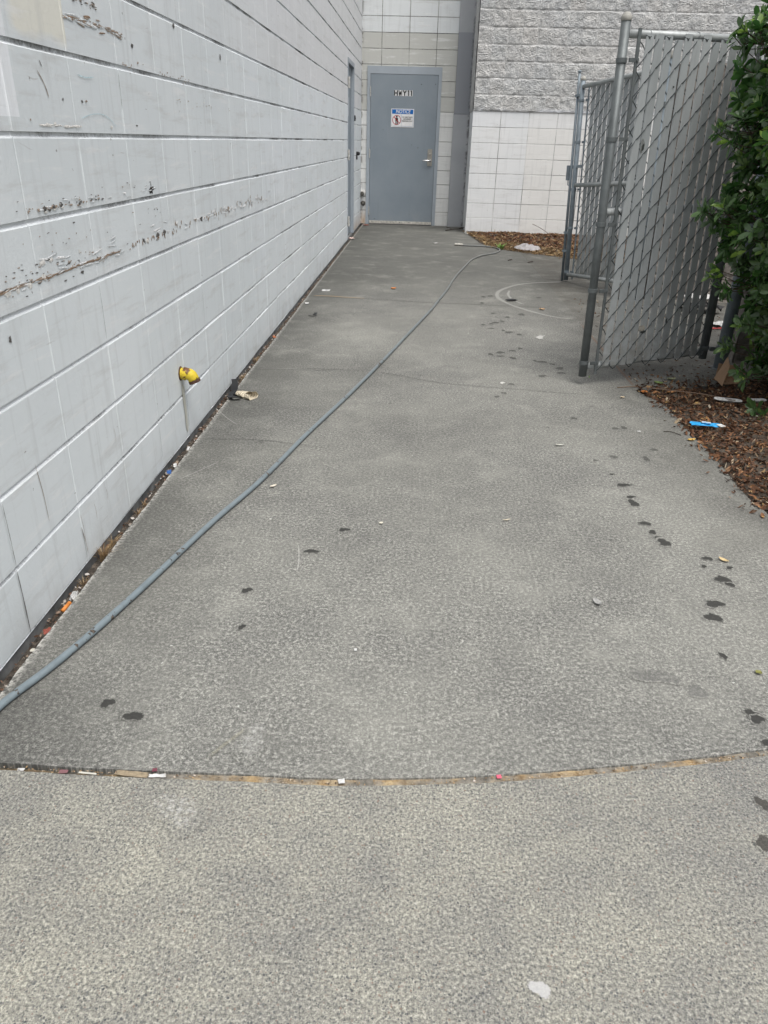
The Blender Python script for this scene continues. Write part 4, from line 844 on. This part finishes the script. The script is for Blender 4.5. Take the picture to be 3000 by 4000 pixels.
twig([(.36, 12.20, .006), (.45, 12.33, .012), (.56, 12.36, .02), (.66, 12.6, .01)], .006, 'forked dark twig on the concrete at the foot of the column', extra=[[(.45, 12.33, .012), (.42, 12.45, .03), (.38, 12.5, .02)], [(.56, 12.36, .02), (.62, 12.3, .05), (.66, 12.32, .04)]])
twig([(1.015, 9.15, .005), (1.04, 9.19, .007), (1.065, 9.22, .005)], .005, 'short dark stick on the concrete in front of the back bed, left one')
twig([(1.23, 9.03, .005), (1.26, 9.07, .007), (1.295, 9.11, .005)], .005, 'short dark stick on the concrete near the farther gate foot, right one')
twig([(1.29, 2.86, .004), (1.31, 2.875, .008), (1.335, 2.87, .004)], .0018, 'small broken dark twig on the concrete edge near the right frame', extra=[[(1.31, 2.875, .008), (1.318, 2.90, .010)], [(1.30, 2.865, .006), (1.292, 2.89, .01)]])
twig([(1.20, 3.445, .003), (1.235, 3.44, .004), (1.27, 3.40, .003)], .0016, 'thin dark twig on the concrete left of the blue wrapper')
twig([(1.14, 4.15, .003), (1.25, 4.17, .006), (1.40, 4.08, .02), (1.55, 3.98, .035), (1.70, 3.90, .03)], .0022, 'long thin brown stem lying from the slab over the dead leaves', (.20, .14, .10))
twig([(1.90, 11.45, .02), (1.78, 11.62, .10), (1.70, 11.75, .14), (1.62, 11.85, .17)], .004, 'bare stem rising from the bark mulch against the right wall', (.10, .07, .06))
# paper and plastic litter
M_paper = simple('litter_white', (.52, .52, .51), .7, var=.3, scale=60)
def scrap(name, x, y, w_, l_, az, mat, lb, cat, bumpy=.006, n=6, z=.002, grp=None):
    V = []; F = []; s = random.random()*50
    for i in range(n+1):
        for j in range(n+1):
            u, v = i/n-.5, j/n-.5; rr = 1+.18*noise.noise(Vector((u*5+s, v*5, 0)))
            V.append((u*w_*rr, v*l_*rr, bumpy*(1+noise.noise(Vector((u*6+s, v*6, 4)))) ))
    for i in range(n):
        for j in range(n): a = i*(n+1)+j; F.append((a, a+n+1, a+n+2, a+1))
    k0 = len(V); V += [(a, b, c-.0008) for a, b, c in V]; F += [tuple(reversed([q+k0 for q in f])) for f in F]
    o = mesh_ob(name, V, F, mat); o.location = (x, y, z); o.rotation_euler = (0, 0, az); return tag(o, lb, cat, grp)
def put(o, par): o.parent = par; o.matrix_parent_inverse = Matrix.Translation(-par.location)
st = scrap('paper_scrap', -.838, 6.855, .072, .078, .05, M_paper, 'small white square sticker lying on the far concrete near the left wall', 'paper', .0012, 3)
b = MB().lathe([(.010, 0), (.010, .001)], (-.835, 6.85, .0055), (0, 0, 1), 12).ob('printed_mark', M_black); put(b, st)
scrap('paper_scrap', .183, 10.582, .05, .04, .3, M_paper, 'tiny white paper scrap on the concrete just short of the hose end', 'paper', .006, 3)
scrap('paper_scrap', 1.08, 3.431, .017, .012, .3, M_paper, 'tiny white scrap on the concrete left of the blue wrapper', 'paper', .002, 3)
scrap('paper_scrap', -.119, 1.156, .014, .012, .3, M_paper, 'square white scrap in the middle of the curved joint', 'paper', .0015, 3)
scrap('paper_scrap', -.509, 1.141, .034, .009, .1, M_paper, 'crumbled white flakes at the joint below the maroon chip', 'paper', .003, 5)
scrap('paper_scrap', -.806, 1.143, .014, .007, .1, M_paper, 'small white chip at the left end of the curved joint', 'paper', .003, 3, z=-.006)
scrap('paper_scrap', -.128, 1.612, .007, .010, .1, M_paper, 'tiny cream filter tip on the open path', 'paper', .002, 3)
scrap('plastic_chip', .217, 1.194, .010, .010, .2, simple('pink_plastic', (.62, .12, .18), .5), 'small pink plastic square in the curved joint', 'plastic chip', .001, 2)
scrap('plastic_chip', -.713, 1.144, .018, .010, .1, simple('mauve_plastic', (.20, .10, .11), .6), 'mauve chip in the left part of the curved joint', 'plastic chip', .002, 3, z=-.004)
scrap('plastic_chip', -.52, 1.158, .010, .009, .3, simple('maroon_plastic', (.17, .05, .07), .6), 'maroon chip on the upper edge of the curved joint', 'plastic chip', .0015, 3)
scrap('wood_chip', -.565, 1.146, .07, .014, -.05, simple('tan_wood', (.27, .22, .15), .8, var=.3, scale=120), 'flat tan wood sliver wedged in the curved joint', 'wood chip', .0015, 5, z=-.001)
scrap('wood_chip', -.66, 1.1415, .04, .004, -.05, simple('pale_stick', (.55, .54, .48), .6), 'thin pale flat stick in the curved joint', 'stick', .001, 4, z=-.001)
# wrapper pieces
M_wb = simple('wrapper_blue', (.03, .30, .62), .4, var=.1)
wr = scrap('wrapper', 1.405, 3.49, .135, .050, -.12, M_wb, 'bright blue torn wrapper on the dead leaves at the bed edge', 'wrapper', .008, 7, z=.024)
b = scrap('printed_panel', 1.41, 3.492, .040, .018, -.2, simple('wrapper_pale', (.5, .62, .74), .4), None, None, .002, 3, z=.039); put(b, wr)
b = scrap('torn_edge', 1.475, 3.475, .030, .035, .5, M_paper, None, None, .003, 3, z=.034); put(b, wr)
def plate(name, x, y, r, az, lb):
    V = []; F = []; n = 18; Rr = [(0, .001), (.55, .001), (.68, .006), (.9, .012), (1., .013)]
    for r_, h in Rr:
        for q in range(n): t = math.pi*2*q/n; V.append((r_*r[0]*math.cos(t), r_*r[1]*math.sin(t), h+.002*math.sin(3*t)*r_))
    for i in range(len(Rr)-1):
        for q in range(n): q2 = (q+1) % n; F.append((i*n+q, i*n+q2, (i+1)*n+q2, (i+1)*n+q))
    o = mesh_ob(name, V, F, M_paper, smooth=True); o.location = (x, y, .022); o.rotation_euler = (.10, 0, az); tag(o, lb, 'plate', 'white plates in the dead leaves')
plate('paper_plate', 1.66, 3.90, (.072, .026), -.25, 'flattened white paper plate on the dead leaves, left of two')
plate('paper_plate', 1.82, 3.915, (.05, .022), .1, 'white paper plate half under the bush, right of two')
# cardboard piece: a small open box on its side
M_card = simple('cardboard', (.36, .235, .15), .8, var=.08, scale=40)
cb = tag(empty('cardboard_box', (1.80, 4.33, .0), (0, 0, .25)), 'small torn tan cardboard box with its flap raised, by the gate post', 'box')
def panel(name, vs, th=.004):
    a, b_, c_, d_ = [Vector(v) for v in vs]; nrm = (b_-a).cross(d_-a).normalized()*th; mesh_ob(name, [a, b_, c_, d_, a+nrm, b_+nrm, c_+nrm, d_+nrm], [(0, 1, 2, 3), (7, 6, 5, 4), (0, 4, 5, 1), (1, 5, 6, 2), (2, 6, 7, 3), (3, 7, 4, 0)], M_card, cb)
panel('flap', [(-.075, -.09, .012), (-.03, -.06, .115), (.0, .02, .150), (-.075, -.005, .035)])
panel('bottom', [(-.03, -.05, .008), (.085, -.05, .008), (.085, .05, .008), (-.03, .05, .008)])
panel('side', [(.082, -.05, .012), (.082, .05, .012), (.078, .05, .08), (.078, -.05, .07)])
panel('back', [(-.03, .05, .012), (-.025, .052, .105), (.078, .052, .09), (.082, .05, .012)])
# black strap bits
M_strap = simple('black_plastic', (.012, .012, .013), .4)
def strap(pts, wdt, lb):
    P = spline(pts, 5); V = []
    for i, p in enumerate(P):
        d = (P[min(i+1, len(P)-1)]-P[max(i-1, 0)]).normalized(); nn = Vector((-d.y, d.x, 0)).normalized()*wdt
        V += [p-nn, p+nn, p+nn+Vector((0, 0, .003)), p-nn+Vector((0, 0, .003))]
    F = [(4*i+j, 4*i+(j+1) % 4, 4*i+4+(j+1) % 4, 4*i+4+j) for i in range(len(P)-1) for j in range(4)]+[(3, 2, 1, 0), tuple(4*(len(P)-1)+j for j in range(4))]
    tag(mesh_ob('plastic_strap', V, F, M_strap), lb, 'strap', 'black strap pieces')
strap([(-.838, 5.76, .003), (-.80, 5.74, .014), (-.785, 5.79, .020), (-.80, 5.82, .01)], .008, 'short black strap piece alone on the path near the left wall')
strap([(-.99, 3.93, .03), (-.965, 3.84, .020), (-.955, 3.78, .010), (-.93, 3.74, .006)], .016, 'black strap standing against the wall foot beside the crushed cup')
strap([(-.965, 3.76, .012), (-.955, 3.68, .010), (-.925, 3.66, .020), (-.905, 3.68, .004)], .014, 'bent black strap lying left of the crushed cup')
scrap('wrapper', .80, 6.66, .10, .05, .2, simple('black_film', (.02, .02, .022), .35), 'flattened black wrapper inside the white scratched arc', 'wrapper', .010, 5)
# crushed cup
k = NT('striped_paper', .7, .2); uvx = k.xyz(k.n('ShaderNodeTexCoord').outputs['Object'])
k.color(k.mix(k.math('GREATER_THAN', k.math('SINE', k.math('MULTIPLY', uvx[0], 420.)), .62), (.60, .54, .42), (.30, .25, .18)))
V = []; F = []; n = 16; m_ = 6
for i in range(m_+1):
    for q in range(n):
        t = math.pi*2*q/n; r = .016+.016*i/m_; r *= 1+.35*noise.noise(Vector((math.cos(t)*2, math.sin(t)*2, i*.8)))
        V.append((i*.018-.05, r*math.cos(t)*1.2, .014+max(-.012, r*math.sin(t)*(.75 if math.sin(t) > 0 else .6))))
for i in range(m_):
    for q in range(n):
        if i > 3 and 2 < q < 6: continue
        q2 = (q+1) % n; F.append((i*n+q, i*n+q2, (i+1)*n+q2, (i+1)*n+q))
F.append(tuple(range(n-1, -1, -1)))
o = mesh_ob('paper_cup', V, F, k.m); o.location = (-.885, 3.72, .0); o.rotation_euler = (0, 0, -.5); tag(o, 'crushed striped cream paper cup beside black straps at the wall foot', 'cup')
# plastic bag on the back bed
V = []; F = []; n = 22
for i in range(n):
    for j in range(n):
        u, v = i/(n-1)*2-1, j/(n-1)*2-1; r = min(1, math.hypot(u, v)); h = (1-r**2)*.035*(1+1.6*noise.noise(Vector((u*3, v*3, 8))))+.02
        V.append((u*.16*(1+.15*noise.noise(Vector((v*3, 1, 0)))), v*.22*(1+.15*noise.noise(Vector((u*3, 5, 0)))), h if r < 1 else .012))
for i in range(n-1):
    for j in range(n-1):
        if math.hypot((i+.5)/(n-1)*2-1, (j+.5)/(n-1)*2-1) < 1.03: a = i*n+j; F.append((a, a+n, a+n+1, a+1))
o = mesh_ob('plastic_bag', V, F, simple('bag_film', (.30, .285, .29), .35, var=.2), smooth=True); o.location = (1.37, 10.25, .005); tag(o, 'crumpled whitish plastic bag on the dry grass of the back bed', 'bag')
# litter in the gap
tag(MB().tube([(-.984, 1.745, -.014), (-.978, 1.775, -.009)], .0062, 12).lathe([(.0064, 0), (.0064, .006), (.004, .008)], (-.978, 1.775, -.009), (.2, .95, .15), 10).ob('cigarette_lighter', simple('orange_plastic', (.62, .22, .05), .35), smooth=True), 'small orange lighter stuck in the gap under the left wall', 'lighter')
scrap('paper_scrap', -.979, 1.815, .016, .040, .2, M_paper, 'crumpled white paper in the wall gap next to the orange lighter', 'paper', .010, 6, z=-.014)
scrap('paper_scrap', -.977, 2.99, .010, .045, .1, M_paper, 'thin white paper strip in the wall gap below the yellow pipe', 'paper', .006, 4, z=-.008)
scrap('paper_scrap', -.977, 2.80, .014, .035, .3, M_paper, 'white scrap with blue beside it in the wall gap', 'paper', .010, 5, z=-.012)
scrap('plastic_chip', -.982, 2.735, .018, .035, .3, simple('blue_chip', (.03, .10, .30), .4), 'dark blue plastic chip in the wall gap', 'plastic chip', .008, 4, z=-.012)
scrap('paper_scrap', -.972, 1.555, .024, .010, .4, simple('bone_paper', (.5, .48, .42), .7), 'cream stick-like scrap in the wall gap nearest the camera', 'paper', .006, 4, z=-.012)
scrap('fallen_leaf', -.975, 1.633, .02, .024, .4, simple('red_leaf', (.25, .07, .05), .7), 'dark red leaf in the wall gap near the camera', 'leaf', .010, 4, z=-.012)
scrap('fallen_leaf', -.978, 5.05, .02, .05, .4, simple('rust_leaf', (.40, .15, .07), .7), 'rust red leaf in the wall gap beyond the yellow pipe', 'leaf', .014, 4, z=-.014)
scrap('paper_scrap', -.955, 10.70, .06, .10, .4, simple('pinkish_paper', (.55, .42, .38), .7), 'crumpled pinkish paper on the concrete below the side door', 'paper', .02, 5)
scrap('fallen_leaf', -.90, 12.60, .08, .06, .4, simple('maroon_leaf', (.25, .08, .06), .7), 'dark red leaf scrap on the concrete in the corner by the door', 'leaf', .012, 5)
scrap('paper_scrap', -.92, 6.22, .03, .05, .2, M_paper, 'white scrap at the foot of the left wall past the strap', 'paper', .006, 4)
# things glimpsed in the enclosure
scrap('paper_scrap', 2.38, 5.92, .22, .16, .3, M_paper, 'white paper with red edge lying in the bin enclosure behind the gate post', 'paper', .02, 5)
scrap('paper_scrap', 2.30, 5.80, .20, .02, .3, simple('red_print', (.4, .05, .05), .5), 'red strip of packaging lying in the bin enclosure', 'packaging', .01, 5)
scrap('paper_scrap', 2.45, 6.75, .30, .16, .1, M_paper, 'white crumpled packaging against the far wall of the bin enclosure', 'packaging', .07, 6)
scrap('bin_bag', 2.35, 6.45, .30, .2, .1, simple('black_bag', (.012, .012, .013), .4), 'low black rubbish bag in the bin enclosure', 'bag', .06, 7)
pts = [(random.uniform(1.3, 3.2), random.uniform(4.3, 6.9), .001) for _ in range(900)]
tag(litter('debris', pts, (.01, .035), M_chip, (.2, .7), .3, .002), 'leaf crumbs strewn over the slab of the bin enclosure', kind='stuff')

# dry grass tufts in the wall gap
def tuft(name, x, y, n, h, spread, cols, lb, grp=None, z=-.02, wd_=.0011):
    V = []; F = []
    for _ in range(n):
        a = random.uniform(0, 2*math.pi); r = random.uniform(0, spread*.35); bx, by = r*math.cos(a), r*math.sin(a)*2; hh = h*random.uniform(.5, 1); lean = random.uniform(.1, 1.0)
        dx, dy = math.cos(a)*lean*hh+.2*hh, math.sin(a)*lean*hh; k0 = len(V); pa_ = Vector((-dy, dx, 0)).normalized()*wd_
        for t in (0, .5, 1):
            p = Vector((bx+dx*t*t, by+dy*t*t, hh*t*(1-.25*t))); ww = pa_*(1-t*.85); V += [p-ww, p+ww]
        F += [(k0, k0+1, k0+3, k0+2), (k0+2, k0+3, k0+5, k0+4)]
    o = mesh_ob(name, V, F, cols); o.location = (x, y, z); return tag(o, lb, 'grass', grp)
G = 'grass tufts in the wall gap'
tuft('grass_tuft', -.99, 2.06, 90, .062, .04, M_straw, 'largest tuft of dry straw grass in the gap under the left wall', G)
tuft('grass_tuft', -.992, 2.15, 50, .045, .03, M_straw, 'second dry grass tuft just beyond the largest in the wall gap', G)
tuft('grass_tuft', -.988, 1.90, 40, .028, .04, M_straw, 'low dry grass tuft nearest the camera in the wall gap', G)
tuft('grass_tuft', -.985, 2.38, 40, .026, .04, M_straw, 'low dry grass patch in the wall gap halfway to the yellow pipe', G)
tuft('grass_tuft', -.985, 2.45, 30, .022, .03, M_straw, 'thin dry grass wisp beyond the low patch in the wall gap', G)
tuft('grass_tuft', -.985, 4.1, 60, .035, .08, M_straw, 'dry grass in the wall gap beyond the crushed cup', G)
tuft('grass_tuft', -.985, 4.5, 60, .035, .08, M_straw, 'farthest dry grass in the wall gap', G)
M_weed = leaf_mat('weed_green', ((0, (.10, .20, .04)), (.6, (.20, .34, .08)), (1, (.30, .42, .14))))
tuft('weed', 1.02, 10.22, 40, .10, .12, M_weed, 'small bright green weed where the hose bends by the back bed', None, 0, .008)
tuft('weed', 1.02, 4.34+.0, 1, .02, .01, M_weed, 'tiny green sprout on the concrete edge under the nearer gate', None, 0, .003)
tuft('weed', 1.43, 2.62, 14, .03, .03, M_weed, 'small green weed at the right edge of the leaf bed', None, 0, .004)

# ------------------------------------------------------------------ bush
def bush_left(z):   # leftmost x of the leafy surface for a given height
    pts_ = [(0, 1.95), (.12, 1.88), (.3, 1.78), (.45, 1.74), (.7, 1.60), (.95, 1.47), (1.1, 1.53), (1.35, 1.45), (1.6, 1.46), (1.75, 1.43), (1.95, 1.60), (2.2, 1.9)]
    for (z0, x0), (z1, x1) in zip(pts_, pts_[1:]):
        if z0 <= z <= z1: return x0+(x1-x0)*(z-z0)/(z1-z0)
    return 2.
ros = []
def inside(x, y, z):
    if not (.03 < z < 2.15 and y < 4.62): return -1
    xl = bush_left(z)+.05+.09*noise.noise(Vector((y*5, z*5, 1))); xl += max(0, 3.85-y)**2*1.3
    yl = 3.42+.10*noise.noise(Vector((x*4, z*4, 9)))+max(0, .5-z)*.25+max(0, z-1.7)*.6
    yh = 4.28 if x < 2.0 else 4.6
    return min(x-xl, y-yl, (yh-y), 2.12-z+.08*noise.noise(Vector((x*4, y*4, 2))), 3.4-x)
tries = 0
while len(ros) < 4600:
    x, y, z = random.uniform(1.35, 3.1), random.uniform(3.3, 4.6), random.uniform(.03, 2.15); d = inside(x, y, z)
    if d < 0: continue
    if d > .05 and random.random() > math.exp(-(d-.05)/.10): continue
    e = .04; g = Vector((inside(x+e, y, z)-d, inside(x, y+e, z)-d, inside(x, y, z+e)-d))
    n_ = (-g).normalized() if g.length > 1e-4 else Vector((-1, -.3, .2))
    n_ = (n_+Vector((random.gauss(0, .35), random.gauss(0, .35), random.gauss(.45, .35)))).normalized(); ros.append((Vector((x, y, z)), n_, d))
for (x, y, z, dx, dy, dz) in ((1.36, 4.0, .94, -1, -.2, .15), (1.42, 4.0, .90, -1, -.2, -.2), (1.44, 3.98, .97, -.8, -.3, .5), (1.37, 4.05, 1.31, -1, 0, .2), (1.42, 4.02, 1.27, -1, 0, -.3), (1.45, 4.0, 1.36, -.6, -.3, .7), (1.355, 4.0, 1.69, -.9, 0, .4), (1.40, 4.02, 1.64, -.9, 0, -.3), (1.44, 4., 1.72, -.3, -.1, .9), (1.50, 4., 1.70, -.2, -.3, .9), (1.48, 4.0, .66, -1, -.1, .1), (1.52, 3.95, .60, -1, -.1, -.2), (1.58, 3.95, .31, -1, -.2, 0.), (1.64, 3.9, .42, -1, -.3, .1), (1.72, 3.72, .04, -.8, -.4, .0), (1.66, 3.85, .18, -1, -.3, .1)):
    for q in range(3): ros.append((Vector((x+.02*q*abs(dx), y+random.uniform(-.03, .03), z+random.uniform(-.02, .02))), Vector((dx, dy, dz+random.uniform(-.3, .3))).normalized(), 0.))
tpl = np.array([(0, 0, 0), (.25, -.10, .0), (.25, .10, 0), (.25, 0, -.03), (.55, -.19, .02), (.55, .19, .02), (.55, 0, -.03), (.82, -.15, .0), (.82, .15, 0), (.82, 0, -.045), (1., 0, -.08)])
fcs = [(0, 1, 3), (0, 3, 2), (1, 4, 6, 3), (3, 6, 5, 2), (4, 7, 9, 6), (6, 9, 8, 5), (7, 10, 9), (9, 10, 8)]
VV = []; FF = []; tones = []; twm = MB(); cnt = 0
for (p, n_, d) in ros:
    t_ = n_.orthogonal().normalized(); b_ = n_.cross(t_); nl = random.randint(6, 10) if d < .1 else 5; young = random.random() < .30 and d < .06
    for q in range(nl):
        a = q*2.4+random.uniform(-.3, .3); op = R(random.uniform(38, 85)) if not (young and q < 4) else R(random.uniform(15, 45)); back = q/nl*.03
        dirv = (n_*math.cos(op)+(t_*math.cos(a)+b_*math.sin(a))*math.sin(op)).normalized(); L = random.uniform(.046, .078)*(.8 if young and q < 4 else 1)
        up_ = (n_-dirv*n_.dot(dirv)).normalized(); sd_ = dirv.cross(up_); base = p-n_*back
        wsc = random.uniform(.85, 1.25); curl = random.uniform(.5, 2.2)
        Mx = np.array([list(dirv), list(sd_), list(up_)]); T = tpl*np.array([L, L*wsc, L*curl]); VV.append(T @ Mx+np.array(base))
        tones.append(random.uniform(.72, 1.) if (young and q < 4) else random.uniform(0, .66))
    if random.random() < .35 or d == 0.:
        q0 = p-n_*random.uniform(.08, .16)+Vector((.05, .02, -.03)); twm.tube([q0, (p+q0)/2+Vector((0, 0, -.006)), p], .0018, 4)
VV = np.array(VV); nL = len(VV); FF = [tuple(11*i+q for q in f) for i in range(nL) for f in fcs]
k = NT('bush_leaf', .27, .9); at = k.n('ShaderNodeAttribute'); at.attribute_name = 'tone'
c = k.ramp(at.outputs['Fac'], (0, (.032, .095, .024)), (.35, (.068, .175, .042)), (.66, (.125, .27, .065)), (.8, (.22, .38, .07)), (1, (.33, .50, .10)))
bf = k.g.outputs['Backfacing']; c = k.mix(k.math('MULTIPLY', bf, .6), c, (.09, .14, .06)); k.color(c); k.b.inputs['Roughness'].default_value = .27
tr = k.n('ShaderNodeBsdfTranslucent'); k.l(c, tr.inputs[0]); ms = k.n('ShaderNodeMixShader'); ms.inputs[0].default_value = .26
k.l(k.b.outputs[0], ms.inputs[1]); k.l(tr.outputs[0], ms.inputs[2]); k.l(ms.outputs[0], k.t.nodes['Material Output'].inputs[0]); M_leaf = k.m
bush = tag(empty('bush', (2.3, 4.0, 0)), 'dense glossy evergreen bush leaning over the leaf bed at the right edge', 'bush')
o = mesh_ob('foliage', VV.reshape(-1, 3).tolist(), FF, M_leaf, smooth=True)
a = o.data.attributes.new('tone', 'FLOAT', 'POINT'); a.data.foreach_set('value', np.repeat(np.array(tones, dtype=np.float32), 11)); put(o, bush)
M_br = simple('bush_bark', (.07, .045, .03), .8, var=.4)
o = twm.ob('twigs', M_br); put(o, bush)
mb = MB()
for q in range(26):
    x, y = random.uniform(2.0, 2.7), random.uniform(3.8, 4.4); a = random.uniform(0, 6.28); r = random.uniform(.15, .55); H_ = random.uniform(.6, 1.9)
    e = Vector((max(1.62, x+r*math.cos(a)), min(4.4, max(3.6, y+.5*r*math.sin(a))), H_)); mb.tube(spline([(x, y, -.02), (x+.1*math.cos(a), y, H_*.4), e], 5), .01, 6, rad=[.014-.011*t/10 for t in range(11)])
o = mb.ob('branches', M_br, smooth=True); put(o, bush)
